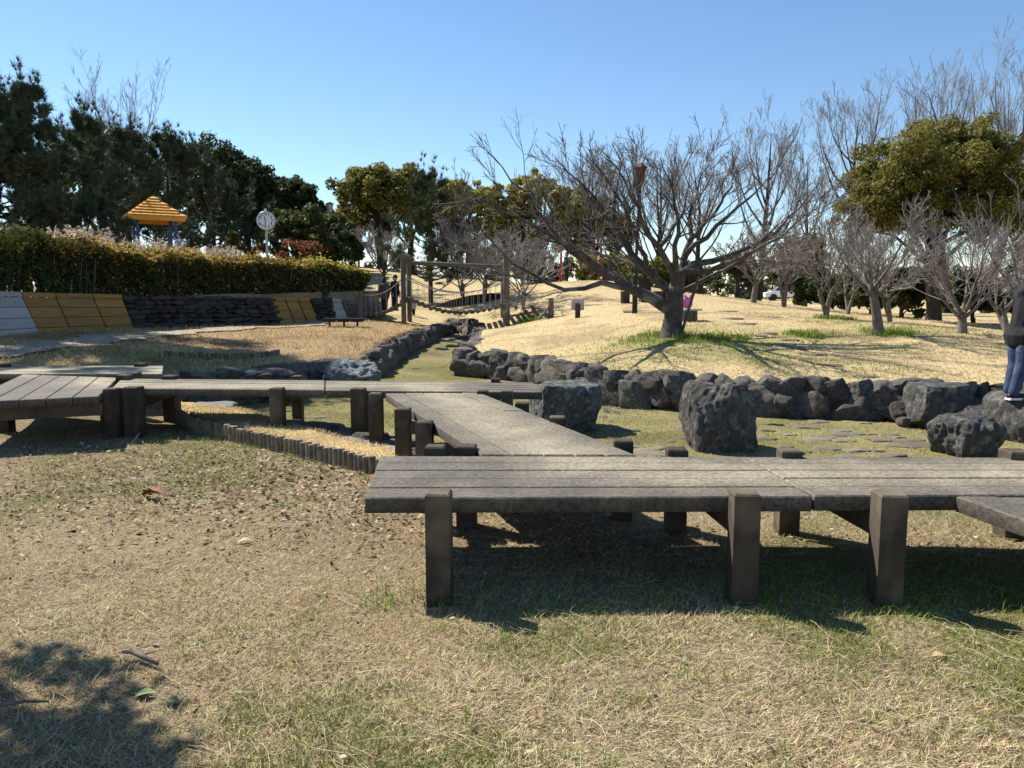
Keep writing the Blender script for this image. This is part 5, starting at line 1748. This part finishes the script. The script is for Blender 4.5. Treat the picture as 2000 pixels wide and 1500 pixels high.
for lab, px, pt in (('taller blue play post left of the tower', 209, 428), ('shorter blue play post left of the tower', 229, 433)):
    x, z0 = D(px, TYd - .5), zt(D(px, TYd - .5), TYd - .5)
    Tb = Thing('play_post', lab, 'post', (x, TYd - .5, z0), 'blue play posts')
    zz = ytop(pt, TYd - .5)
    Tb.part('pole', *tube1([(x, TYd - .5, z0 - .05), (x, TYd - .5, zz - .05), (x, TYd - .5, zz)], [.055, .055, .03], 12), M['blue'])
    Tb.part('cap', *tube1([(x, TYd - .5, zz - .06), (x, TYd - .5, zz + .02)], [.062, .04], 12), M['blue'])

# ---------------------------------------------------------------- clock on a pole
Yc = 30.0
cc = at_d(519.5, 431, Yc)
zg_ = zt(cc.x, Yc)
T = Thing('park_clock', 'round white park clock on a grey pole above the hedge', 'clock', (cc.x, Yc, zg_))
T.part('pole', *tube1([(cc.x, Yc, zg_ - .1), (cc.x, Yc, cc.z - .3)], [.05, .05], 12), M['steel'])
R_ = .35
T.part('housing', *tube1([(cc.x, Yc - .06, cc.z), (cc.x, Yc - .05, cc.z), (cc.x, Yc + .08, cc.z), (cc.x, Yc + .1, cc.z)], [R_, R_ * 1.02, R_ * 1.02, R_ * .9], 40), M['steel'], smooth=False)
face = T.part('clock_face', *tube1([(cc.x, Yc - .068, cc.z), (cc.x, Yc - .062, cc.z)], [R_ * .93, R_ * .93], 40), M['white'])
T.part('top_knob', *tube1([(cc.x, Yc, cc.z + R_), (cc.x, Yc, cc.z + R_ + .1)], [.045, .04], 10), M['white'])
for h in range(1, 13):
    a = h / 12 * 2 * math.pi
    o = link('numeral', NUMERALS[h], M['ink'], face, Vector((cc.x + math.sin(a) * R_ * .72, Yc - .071, cc.z + math.cos(a) * R_ * .72)) - T.base, (math.pi / 2, 0, 0))
for nm, hr, ln, w_ in (('hour_hand', 11.52, .17, .03), ('minute_hand', 6.15, .26, .02)):
    a = hr / 12 * 2 * math.pi
    e = Vector((math.sin(a), 0, math.cos(a)))
    c0 = Vector((cc.x, Yc - .076, cc.z))
    T.part(nm, *bar(c0 - e * .04, c0 + e * ln, w_, .006), M['ink'], parent=face)

# ---------------------------------------------------------------- street lamps
Yl = 44
lp = at_d(644, 405, Yl)
zg_ = zt(lp.x, Yl)
T = Thing('street_lamp', 'distant grey street lamp with lantern head left of the camphor tree', 'street lamp', (lp.x, Yl, zg_))
T.part('pole', *tube1([(lp.x, Yl, zg_), (lp.x, Yl, lp.z - .2)], [.07, .05], 10), M['black_metal'])
T.part('lantern', *tube1([(lp.x, Yl, lp.z - .28), (lp.x, Yl, lp.z + .16)], [.13, .2], 8), M['steel'])
T.part('lantern_cap', *tube1([(lp.x, Yl, lp.z + .165), (lp.x, Yl, lp.z + .2), (lp.x, Yl, lp.z + .3)], [.25, .24, .05], 8), M['black_metal'])
Yl = 20.5
x, zg_ = D(1239, Yl), 0
zg_ = zt(x, Yl)
zt1 = ytop(360, Yl)
T = Thing('street_lamp', 'black lamp post with rusty red lantern behind the large cherry tree', 'street lamp', (x, Yl, zg_))
T.part('base', *tube1([(x, Yl, zg_ - .1), (x, Yl, zg_ + 1.0), (x + .01, Yl, zg_ + 1.04)], [.072, .068, .048], 14), M['black_metal'])
T.part('pole', *tube1([(x, Yl, zg_ + .98), (x + .08, Yl, zt1)], [.044, .04], 12), M['black_metal'])
x2 = x + .08
T.part('lantern', *tube1([(x2, Yl, zt1 - .02), (x2, Yl, zt1 + .06), (x2, Yl, zt1 + .4)], [.06, .12, .15], 6), M['rust'])
T.part('lantern_cap', *tube1([(x2, Yl, zt1 + .405), (x2, Yl, zt1 + .43), (x2, Yl, zt1 + .54)], [.2, .19, .05], 6), M['rust'])

# ---------------------------------------------------------------- suspension bridge
YB = 25.0
zl = zt(D(791, YB), YB)
T = Thing('suspension_bridge', 'log and chain suspension bridge with tall timber frames over the channel', 'bridge', (D(890, YB), YB, zl))
def bz(py, Y=YB):
    return ytop(py, Y)
DX = 1.15   # half width in depth between the two sides
frames = []
for px_n, px_f, top, fr in ((789, 800, 502, .078), (989, 984, 511, .105)):
    xn, xf = D(px_n, YB - DX * .5), D(px_f, YB + DX * .7)
    for xx, yy in ((xn, YB - DX * .5), (xf, YB + DX * .7)):
        zz = zt(xx, yy) - .2
        V, F = tube1([(xx, yy, zz), (xx, yy, bz(top + 2, yy))], [fr * 1.05, fr], 12)
        T.part('frame_post', V, F, M['wood_old'], smooth=False)
    V, F = tube1([(xn, YB - DX * .5 - .25, bz(top)), (xf, YB + DX * .7 + .25, bz(top) + .02)], [.085, .085], 10)
    T.part('cap_log', V, F, M['wood_old'])
    frames.append(((xn, YB - DX * .5), (xf, YB + DX * .7)))
V, F = tube1([(frames[0][1][0], YB + .1, bz(513, YB + .1)), (frames[1][1][0], YB + .1, bz(521, YB + .1))], [.07, .07], 10)
T.part('cross_beam', V, F, M['wood_old'])
# treads: left span, middle span, right span
def span(p0, p1, sag, n, nm='tread'):
    out = []
    for i in range(n):
        t = (i + .5) / n
        x = p0[0] + (p1[0] - p0[0]) * t
        z = p0[1] + (p1[1] - p0[1]) * t - sag * 4 * t * (1 - t)
        out.append((x, z))
    return out
xL, xR = D(794, YB), D(985, YB)
xA, xE = D(716, YB), D(1046, YB)
left = span((xA, bz(612)), (xL, bz(585)), .16, 8)
mid = span((xL, bz(580)), (xR, bz(594)), .38, 17)
right = span((xR, bz(592)), (xE, bz(604)), .05, 4)
rb = random.Random(6)
for x, z in left + mid + right:
    zg1 = max(zt(x, YB), zt(x, YB - DX * .45), zt(x, YB + DX * .6)) + .07
    z = max(z, zg1)
    V, F = tube1([(x, YB - DX * .45, z + rb.uniform(-.015, .015)), (x, YB + DX * .6, z + rb.uniform(-.015, .015))], [.062, .062], 9)
    T.part('log_tread', V, F, M['wood_old'])
for yy, s in ((YB - DX * .43, 0), (YB + DX * .58, .02)):
    for a, b_, sg in (((xA, bz(575)), (xL, bz(541)), .22), ((xL, bz(541)), (xR, bz(551)), .42), ((xR, bz(551)), (xE, bz(586)), .12)):
        n = 26
        pts = []
        for i in range(n):
            t = i / (n - 1)
            pts.append((a[0] + (b_[0] - a[0]) * t, yy, a[1] + (b_[1] - a[1]) * t - sg * 4 * t * (1 - t) + s))
        rs = [.021 if i % 2 else .013 for i in range(n)]
        V, F = tube1(pts, rs, 6)
        T.part('hand_chain', V, F, M['rope'])
    for grp, a, b_, sg in ((left, (xA, bz(575)), (xL, bz(541)), .22), (mid, (xL, bz(541)), (xR, bz(551)), .42), (right, (xR, bz(551)), (xE, bz(586)), .12)):
        for x, z in grp:
            t = (x - a[0]) / (b_[0] - a[0])
            zc_ = a[1] + (b_[1] - a[1]) * t - sg * 4 * t * (1 - t) + s
            V, F = tube1([(x, yy, max(z, zt(x, YB) + .09)), (x, yy, zc_)], [.0055, .0055], 5)
            T.part('dropper_chain', V, F, M['rope'])
for px in (704, 714):
    yy = YB + (-.45 if px == 704 else .6) * DX
    x = D(px, yy)
    V, F = tube1([(x, yy, zt(x, yy) - .2), (x, yy, bz(569, yy))], [.1, .1], 10)
    T.part('anchor_post', V, F, M['wood_old'])
YA = 23.3
x = D(1076, YA)
zz = zt(x, YA)
T2 = Thing('anchor_post', 'short timber post with slanting strut right of the bridge', 'post', (x, YA, zz))
T2.part('post', *tube1([(x, YA, zz - .15), (x, YA, ytop(582, YA))], [.085, .085], 12), M['wood_old'])
T2.part('strut', *bar((x - .36, YA - .1, zz - .03), (x - .04, YA, zz + .34), .09, .07), M['wood_old'])
# dark log palisade on the slope behind the bridge
Yp = 29.5
xs_ = np.linspace(D(850, Yp), D(985, Yp), 26)
T = Thing('log_palisade', 'dark upright log palisade on the slope behind the bridge', 'retaining wall', (float(xs_[13]), Yp, zt(float(xs_[13]), Yp)))
for i, x in enumerate(xs_):
    t = i / 25
    pyt = np.interp(t, [0, .25, .5, .8, 1], [597, 585, 577, 572, 574])
    yy = Yp + .6 * (t - .5) ** 2
    T.part('log', *tube1([(x, yy, zt(x, yy) - .3), (x, yy, ytop(pyt, yy))], [.055, .055], 8), M['bark_dark'])

# ---------------------------------------------------------------- bench, sign, picnic furniture
Yb = 21.6
x0, x1 = D(634, Yb), D(716, Yb)
xm = (x0 + x1) / 2
zs = ytop(623, Yb)
T = Thing('bench', 'low dark backless bench on the left lawn before the terrace wall', 'bench', (xm, Yb, zt(xm, Yb)))
for j in range(3):
    yy = Yb - .2 + j * .14
    T.part('seat_slat', *bar((x0, yy, zs), (x1, yy, zs), .12, .045), M['black_metal'])
for px in (645, 673, 699):
    x = D(px, Yb)
    T.part('leg', *tube1([(x, Yb - .06, zt(x, Yb) - .1), (x, Yb - .06, zs - .03)], [.03, .03], 8), M['black_metal'])
    T.part('bracket', *bar((x - .16, Yb - .06, zs - .055), (x + .16, Yb - .06, zs - .055), .3, .05), M['black_metal'])
Yk = 21.4
x = D(1128, Yk)
zz = zt(x, Yk)
T = Thing('trail_marker', 'grey round-topped marker post with a pale square board behind', 'sign', (x, Yk, zz))
hz = ytop(592, Yk)
V = []
n = 9
prof = [(-.07, zz - .1), (.07, zz - .1)] + [(.07 * math.cos(a), hz - .07 + .07 * math.sin(a)) for a in np.linspace(0, math.pi, n)]
for yy in (Yk - .05, Yk + .05):
    V += [(x + a, yy, b_) for a, b_ in prof]
m_ = len(prof)
F = [tuple(range(m_)), tuple(reversed(range(m_, 2 * m_)))] + [(i, i + m_, (i + 1) % m_ + m_, (i + 1) % m_) for i in range(m_)]
T.part('post', V, F, M['post'])
T.part('board', *box(x + .005, Yk + .075, ytop(606, Yk), ytop(584, Yk), .36, .03, 0, .004), M['signgrey'])
Yt = 17.0
x = D(1342, Yt)
zz = zt(x, Yt)
T = Thing('picnic_table', 'log-drum table with thin slab top behind the cherry trunk', 'table', (x, Yt, zz))
ztb = ytop(605, Yt)
for i in range(14):
    a = i / 14 * 6.283
    q = (x + .175 * math.cos(a), Yt + .175 * math.sin(a))
    T.part('drum_log', *tube1([(q[0], q[1], zz - .06), (q[0], q[1], ztb - .02)], [.042, .042], 8), M['wood_old'])
T.part('table_top', *box(x - .02, Yt, ztb - .02, ztb + .02, .56, .4, .1), M['signgrey'])
for dx, s, lab in ((-.02, 1.0, 'larger pink bag on the log-drum table'), (-.16, .68, 'smaller pink bag beside the larger one on the table')):
    bx = x + dx
    T = Thing('bag', lab, 'bag', (bx, Yt - .05, ztb + .03), 'pink bags on the table')
    me = rock_mesh('bag_body', 500 + int(s * 10), sub=3, power=3, cuts=3, amp=.05)
    me.materials.append(M['pink'])
    h_ = .13 * s
    T.inst('bag_body', me, None, (bx, Yt - .05 + dx * .3, ztb + .03 + h_), None, (.105 * s, .07 * s, h_))
    for e in (-1, 1):
        T.part('ear', *tube1([(bx + e * .05 * s, Yt - .05 + dx * .3, ztb + .03 + h_ * 1.75), (bx + e * .06 * s, Yt - .05 + dx * .3, ztb + .03 + h_ * 2.15), (bx + e * .062 * s, Yt - .05 + dx * .3, ztb + .03 + h_ * 2.35)], [.034 * s, .032 * s, .012 * s], 8), M['pink'])
Yd_ = 24.0
x = D(1258, Yd_)
zz = zt(x, Yd_)
T = Thing('picnic_bench', 'dark heavy picnic table on the mound behind the lamp post', 'table', (x, Yd_, zz))
T.part('table_top', *box(x, Yd_, zz + .62, zz + .72, .75, .6, .2), M['black_metal'])
T.part('pedestal', *box(x, Yd_, zz - .05, zz + .615, .3, .3, .2), M['bark_dark'])
for dx, dy in ((-.62, -.1), (.3, -.62), (.62, .2)):
    T.part('stool', *tube1([(x + dx, Yd_ + dy, zz - .1), (x + dx, Yd_ + dy, zz + .32)], [.14, .15], 10), M['bark_dark'])
# red swing frame
Ys = 32.5
xa, xb = D(1095, Ys), D(1172, Ys)
zz = zt((xa + xb) / 2, Ys)
T = Thing('swing_frame', 'red swing frame on the crest behind the cherry branches', 'swing', ((xa + xb) / 2, Ys, zz))
ztp = ytop(478, Ys)
for xx in (xa, xb):
    for e in (-1, 1):
        zg1 = zt(xx, Ys + e * .8)
        T.part('leg', *tube1([(xx, Ys + e * .8, zg1 - .1), (xx, Ys, ztp)], [.03, .03], 8), M['red'])
T.part('top_bar', *tube1([(xa - .15, Ys, ztp), (xb + .15, Ys, ztp)], [.035, .035], 8), M['red'])
for f in (.35, .65):
    xx = xa + (xb - xa) * f
    for e in (-.2, .2):
        T.part('chain', *tube1([(xx + e, Ys, ztp), (xx + e, Ys, zz + .45)], [.012, .012], 5), M['rope'])
    T.part('seat', *box(xx, Ys, zz + .42, zz + .46, .46, .2), M['black_metal'])
# far fence
Yf = 45
T = Thing('rail_fence', 'dark two-rail fence on the slope behind the hedge end', 'fence', (D(640, Yf), Yf, zt(D(640, Yf), Yf)))
for i, px in enumerate(range(575, 735, 32)):
    x = D(px, Yf)
    zz = zt(x, Yf)
    T.part('fence_post', *tube1([(x, Yf, zz - .1), (x, Yf, zz + .95)], [.06, .06], 8), M['bark_dark'])
    if px + 32 < 735:
        x2 = D(px + 32, Yf)
        z2 = zt(x2, Yf)
        for h in (.45, .85):
            T.part('rail', *tube1([(x, Yf, zz + h), (x2, Yf, z2 + h)], [.045, .045], 6), M['bark_dark'])
# parked cars seen under the trees
def car(label, px, Y, rz, seed):
    x = D(px, Y)
    zz = zt(x, Y)
    T = Thing('parked_car', label, 'car', (x, Y, zz), 'cars parked beyond the lawn')
    prof = [(-2.0, .35), (-2.05, .75), (-1.35, .92), (-.75, 1.42), (.75, 1.45), (1.4, .98), (2.0, .85), (2.05, .35)]
    V = []
    for yy in (-.82, .82):
        V += [(a, yy * (.86 if b_ > 1.2 else 1), b_) for a, b_ in prof]
    m_ = len(prof)
    F = [tuple(reversed(range(m_))), tuple(range(m_, 2 * m_))] + [(i, (i + 1) % m_, (i + 1) % m_ + m_, i + m_) for i in range(m_)]
    R = Matrix.Rotation(rz, 3, 'Z')
    tr = lambda vs: [tuple(R @ Vector(v) + Vector((x, Y, zz))) for v in vs]
    T.part('body', tr(V), F, M['white'])
    V2 = [(-1.2, -.835, .95), (1.2, -.835, .98), (.7, -.735, 1.38), (-.7, -.735, 1.36)]
    T.part('side_window', tr(V2), [(0, 1, 2, 3)], M['glass'])
    V3 = [(-1.36, .7, .95), (-1.36, -.7, .95), (-.79, -.62, 1.40), (-.79, .62, 1.40)]
    T.part('windscreen', tr([(a - .02, b_, c_) for a, b_, c_ in V3]), [(0, 1, 2, 3)], M['glass'])
    for a in (-1.25, 1.25):
        for e in (-.83, .83):
            T.part('wheel', tr(tube1([(a, e - .09, .32), (a, e + .09, .32)], [.32, .32], 14)[0]), tube1([(a, e - .09, .32), (a, e + .09, .32)], [.32, .32], 14)[1], M['ink'])
car('white car half hidden beyond the shrubs behind the single-trunk tree', 1683, 66, .3, 1)
car('pale car beyond the crest between far small trees', 1535, 74, -.2, 2)

# ---------------------------------------------------------------- people
def person(label, base, H, face, jacket, trousers, top, hat=None, legs=None, arms=None, lean=(0, 0), voxel=.016, shoe='ink', hand_detail=False, hood=False, group=None, pack=None):
    """H height; face: heading angle (0 = +y). local frame x right, y forward, z up"""
    base = Vector(base)
    R = Matrix.Rotation(face, 3, 'Z')
    T = Thing('person', label, 'person', base, group)
    def W(p):
        return R @ (Vector(p) * H) + base
    lx, ly = lean
    hip = (lx * .2, ly * .2, .50)
    def up(z, x=0, y=0):
        f = (z - .5) / .5
        return (x + lx * (.2 + f * .8), y + ly * (.2 + f * .8), z)
    legs = legs or {-1: ((-.052, .0, .5), (-.055, .015, .275), (-.055, -.005, .045)), 1: ((.052, 0, .5), (.055, .015, .275), (.055, -.005, .045))}
    arms = arms or {-1: ((-.115, 0, .80), (-.145, -.02, .64), (-.135, .05, .49)), 1: ((.115, 0, .80), (.145, -.02, .64), (.135, .05, .49))}
    def caps(lst):
        return join([capsule(W(a), W(b_), ra * H, rb_ * H, 10) for a, b_, ra, rb_ in lst])
    def remesh(o, v, it=4):
        m = o.modifiers.new('remesh', 'REMESH')
        m.mode = 'VOXEL'
        m.voxel_size = v
        m.use_smooth_shade = True
        s = o.modifiers.new('smooth', 'SMOOTH')
        s.factor = .5
        s.iterations = it
    head = up(.925)
    lst = [(up(.905, 0, .004), up(.945, 0, -.004), .058, .064), (up(.89, 0, .022), up(.90, 0, .028), .036, .034), (up(.80), up(.89), .032, .032), (up(.77, -.07), up(.77, .07), .05, .05), (up(.55), up(.75), .075, .085), (up(.915, 0, .066), up(.905, 0, .072), .009, .011),
           (up(.915, -.062), up(.925, -.062), .012, .014), (up(.915, .062), up(.925, .062), .012, .014)]
    for s in (-1, 1):
        a, b_, c_ = arms[s]
        lst += [(up(a[2], a[0], a[1]), up(b_[2], b_[0], b_[1]), .030, .026), (up(b_[2], b_[0], b_[1]), up(c_[2], c_[0], c_[1]), .025, .018)]
        e = Vector(c_) - Vector(b_)
        e.normalize()
        c2 = Vector(c_)
        pal = c2 + e * .035
        lst.append((up(c2.z, c2.x, c2.y), up(pal.z, pal.x, pal.y), .019, .021))
        side = e.cross(Vector((0, 0, 1)))
        side = side.normalized() if side.length > .1 else Vector((1, 0, 0))
        curl = side.cross(e) * -.012
        for q in range(4):
            f0 = pal + side * (.010 * (q - 1.5)) + e * .012
            ln = (.024, .028, .027, .021)[q]
            f1 = f0 + e * ln + curl
            f2 = f1 + e * ln * .6 + curl * 1.8
            lst += [(up(f0.z, f0.x, f0.y), up(f1.z, f1.x, f1.y), .0062, .0058), (up(f1.z, f1.x, f1.y), up(f2.z, f2.x, f2.y), .0056, .005)]
        t0 = c2 + e * .012 + side * .016
        t1 = t0 + e * .026 + side * .014
        lst.append((up(t0.z, t0.x, t0.y), up(t1.z, t1.x, t1.y), .008, .0065))
        h_, k_, an = legs[s]
        lst += [(h_, k_, .05, .036), (k_, an, .036, .022)]
    bo = T.part('body', *caps(lst), M['skin'])
    remesh(bo, voxel * .55, 2)
    # eyes, mouth
    for s in (-1, 1):
        p = W(up(.928, s * .024, .060))
        V, F = capsule(p, p + R @ Vector((0, .004, 0)), .0065 * H, .005 * H, 8)
        T.part('eye', V, F, M['hair'], parent=bo)
    p = W(up(.889, 0, .061))
    T.part('mouth', *capsule(p - R @ Vector((.014 * H, 0, 0)), p + R @ Vector((.014 * H, 0, 0)), .004 * H, .004 * H, 6), M['red'], parent=bo)
    # hair or cap
    hl = [(up(.945, 0, -.012), up(.955, 0, -.006), .070, .066), (up(.915, 0, -.03), up(.93, 0, -.02), .055, .058)]
    hair = T.part('hair', *caps(hl), M['hair'])
    remesh(hair, voxel * .7, 3)
    if hat:
        cl = [(up(.958, 0, -.004), up(.968, 0, -.002), .072, .068), (up(.955, -.025, .07), up(.955, .025, .07), .022, .022)]
        ho = T.part('cap', *caps(cl), M[hat])
        remesh(ho, voxel * .7, 3)
    # jacket
    jl = [(up(.455, -.035, .004), up(.455, .035, .004), .086, .086), (up(.485, -.035), up(.485, .035), .096, .096), (up(.52), up(.76), .092, .098), (up(.77, -.08), up(.77, .08), .062, .062), (up(.80), up(.84), .058, .045)]
    if hood:
        jl += [(up(.835, -.03, -.045), up(.835, .03, -.045), .045, .045), (up(.80, 0, -.06), up(.845, 0, -.05), .05, .04)]
    for s in (-1, 1):
        a, b_, c_ = arms[s]
        jl += [(up(a[2], a[0], a[1]), up(b_[2], b_[0], b_[1]), .048, .043), (up(b_[2], b_[0], b_[1]), up(c_[2], c_[0], c_[1]), .042, .032)]
    jo = T.part('jacket', *caps(jl), M[jacket])
    remesh(jo, voxel, 4)
    tl = [(up(.49, -.04, .008), up(.49, .04, .008), .064, .064)]
    for s in (-1, 1):
        h_, k_, an = legs[s]
        tl += [(h_, k_, .066, .05), (k_, (an[0], an[1], an[2] + .01), .05, .038)]
    to = T.part('trousers', *caps(tl), M[trousers])
    remesh(to, voxel, 4)
    for s in (-1, 1):
        an = legs[s][2]
        z_ = an[2] - .03
        so = T.part('shoe', *caps([((an[0], an[1] - .02, z_ + .012), (an[0], an[1] + .085, z_ + .006), .030, .026)]), M[shoe])
        remesh(so, voxel * .7, 2)
        zb_ = z_ - .015
        V = [W((an[0] + a, an[1] + b_, zb_ + c_)) for c_ in (0, .016) for a, b_ in ((-.03, -.045), (.03, -.045), (.034, .06), (.02, .115), (-.02, .115), (-.034, .06))]
        F = [(5, 4, 3, 2, 1, 0), (6, 7, 8, 9, 10, 11)] + [(i, (i + 1) % 6, (i + 1) % 6 + 6, i + 6) for i in range(6)]
        T.part('sole', V, F, M['sole'], parent=so)
    if pack:
        V, F = caps([(up(.62, 0, -.12), up(.76, 0, -.12), .07, .06)])
        po = T.part('backpack', V, F, M[pack])
        remesh(po, voxel, 3)
    return T
# right edge person standing on the rounded boulder, facing right
Yp_ = 8.72
bp = at_d(1978, 779, Yp_)
person('person in black hooded jacket and jeans standing on the boulder at the right edge', (D(1984, Yp_), Yp_, bp.z - .0), 1.50, -math.pi / 2 + .12, 'black_cloth', 'denim', None, hood=True, lean=(0, .115), voxel=.013,
       legs={-1: ((-.05, .02, .5), (-.05, .03, .275), (-.05, -.012, .045)), 1: ((.05, .02, .5), (.055, .005, .275), (.05, -.05, .045))},
       arms={1: ((.125, -.02, .79), (.172, -.085, .635), (.165, -.01, .505)), -1: ((-.115, 0, .79), (-.145, .06, .66), (-.09, .16, .6))})
K = 'people at the suspension bridge'
def on_ground(px, Y, lift=0):
    x = D(px, Y)
    return (x, Y, zt(x, Y) + lift)
def stand(label, px, Y, py_foot, py_head, **kw):
    b = at_d(px, py_foot, Y)
    H = ytop(py_head, Y) - b.z
    return person(label, (b.x, b.y, b.z), H, kw.pop('face'), kw.pop('jacket'), kw.pop('trousers'), None, **kw)
gz = zt(D(750, 26.5), 26.5)
stand('person in brown jacket and cap with back to us left of the bridge frame', 751, 25.2, 612, 543, face=.3, jacket='brown_cloth', trousers='navy_cloth', hat='navy_cloth', voxel=.022, group=K)
stand('person in black jacket and dark cap looking down beside the bridge frame', 771, 25.6, 607, 538, face=-2.2, jacket='black_cloth', trousers='navy_cloth', hat='ink', lean=(0, .04), voxel=.022, group=K)
stand('small child standing behind the left bridge frame', 808, 27.2, 617, 583, face=.2, jacket='grey_cloth', trousers='navy_cloth', voxel=.02, group=K)
stand('man in grey shirt with dark straps behind the hedge right of the tower', 358, 27, 552, 453, face=1.2, jacket='grey_cloth', trousers='navy_cloth', voxel=.022, group='people beyond the hedge', pack='black_cloth')
P4 = 'distant people by the swing frame'
for lab, px, Y, face, j in (('distant figure in dark clothes by the red swing frame', 1106, 32, 1.0, 'navy_cloth'), ('distant figure in pale top left of the swing frame', 1074, 33, -.8, 'grey_cloth'), ('distant figure behind the bare shrub by the bridge post', 1022, 33, .4, 'brown_cloth')):
    b = on_ground(px, Y)
    person(lab, b, 1.2, face, j, 'navy_cloth', None, voxel=.03, group=P4)

# ---------------------------------------------------------------- small things on the grass
def curl_leaf(label, px, py, L, mat, seed, lift=.01, fold=.35, lobes=False):
    p = on_z(px, py, .02)
    z0 = zt(p.x, p.y)
    r = random.Random(seed)
    a = r.uniform(-.4, .4)
    V, F = [], []
    n = 9
    for i in range(n):
        t = i / (n - 1)
        w_ = math.sin(math.pi * min(1, t * .92 + .08)) ** .8 * L * .32
        if lobes and i % 2:
            w_ *= .55
        for j in (-1, 0, 1):
            x, y = (t - .5) * L, j * w_
            zz = abs(j) * w_ * fold + math.sin(t * 3.1) * L * .12 + lift
            V.append((x * math.cos(a) - y * math.sin(a), x * math.sin(a) + y * math.cos(a), zz))
    for i in range(n - 1):
        for j in range(2):
            F.append((i * 3 + j, i * 3 + j + 1, i * 3 + j + 4, i * 3 + j + 3))
    o = link('fallen_leaf', new_mesh('fallen_leaf', V, F, True), M[mat], None, (p.x, p.y, z0))
    tag(o, label, 'leaf', 'single leaves lying on the grass')
curl_leaf('large curled red brown leaf on the grass at left', 303, 968, .22, 'orange_leaf', 1, .02, .8, True)
curl_leaf('yellow green leaf at the edge of the lower left shade', 285, 1347, .075, 'green_leaf', 2)
curl_leaf('pale green leaf beside the lower left shade', 336, 1363, .06, 'green_leaf', 3)
curl_leaf('tan leaf inside the lower left shade', 358, 1438, .07, 'tan_leaf', 4)
curl_leaf('tan leaf on the grass near the bottom right', 1835, 1280, .06, 'tan_leaf', 5)
curl_leaf('pale leaf on the bare patch left of the near post', 480, 1055, .09, 'tan_leaf', 6)
s0, s1, s2 = on_z(238, 1275, .02), on_z(275, 1282, .02), on_z(308, 1296, .02)
T = Thing('stick', 'broken grey stick lying on the grass above the lower left shade', 'stick', (s1.x, s1.y, .01))
T.part('stem', *tube1([(s0.x, s0.y, .025), ((s0.x + s1.x) / 2, (s0.y + s1.y) / 2 + .006, .03), (s1.x, s1.y, .024), (s2.x, s2.y, .018)], [.006, .010, .011, .007], 8), M['stick'], smooth=True)
T.part('side_twig', *tube1([(s1.x, s1.y, .024), (s1.x + .05, s1.y + .03, .03)], [.005, .003], 6), M['stick'])
s0, s1 = on_z(0, 1378, .02), on_z(95, 1370, .02)
T = Thing('stick', 'thin stick inside the lower left shade', 'stick', (s0.x, s0.y, .01))
T.part('stem', *tube1([(s0.x, s0.y, .022), ((s0.x + s1.x) / 2, (s0.y + s1.y) / 2, .028), (s1.x, s1.y, .02)], [.007, .006, .004], 7), M['stick'], smooth=True)
s0, s1, s2 = on_z(250, 870, .0), on_z(258, 860, .1), on_z(266, 848, .18)
T = Thing('stick', 'upright dead twig leaning by the left boardwalk posts', 'stick', (s0.x, s0.y, 0))
T.part('stem', *tube1([(s0.x, s0.y, -.02), (s0.x + .06, s0.y, .05), (s0.x + .12, s0.y, .12)], [.007, .006, .003], 6), M['stick'])
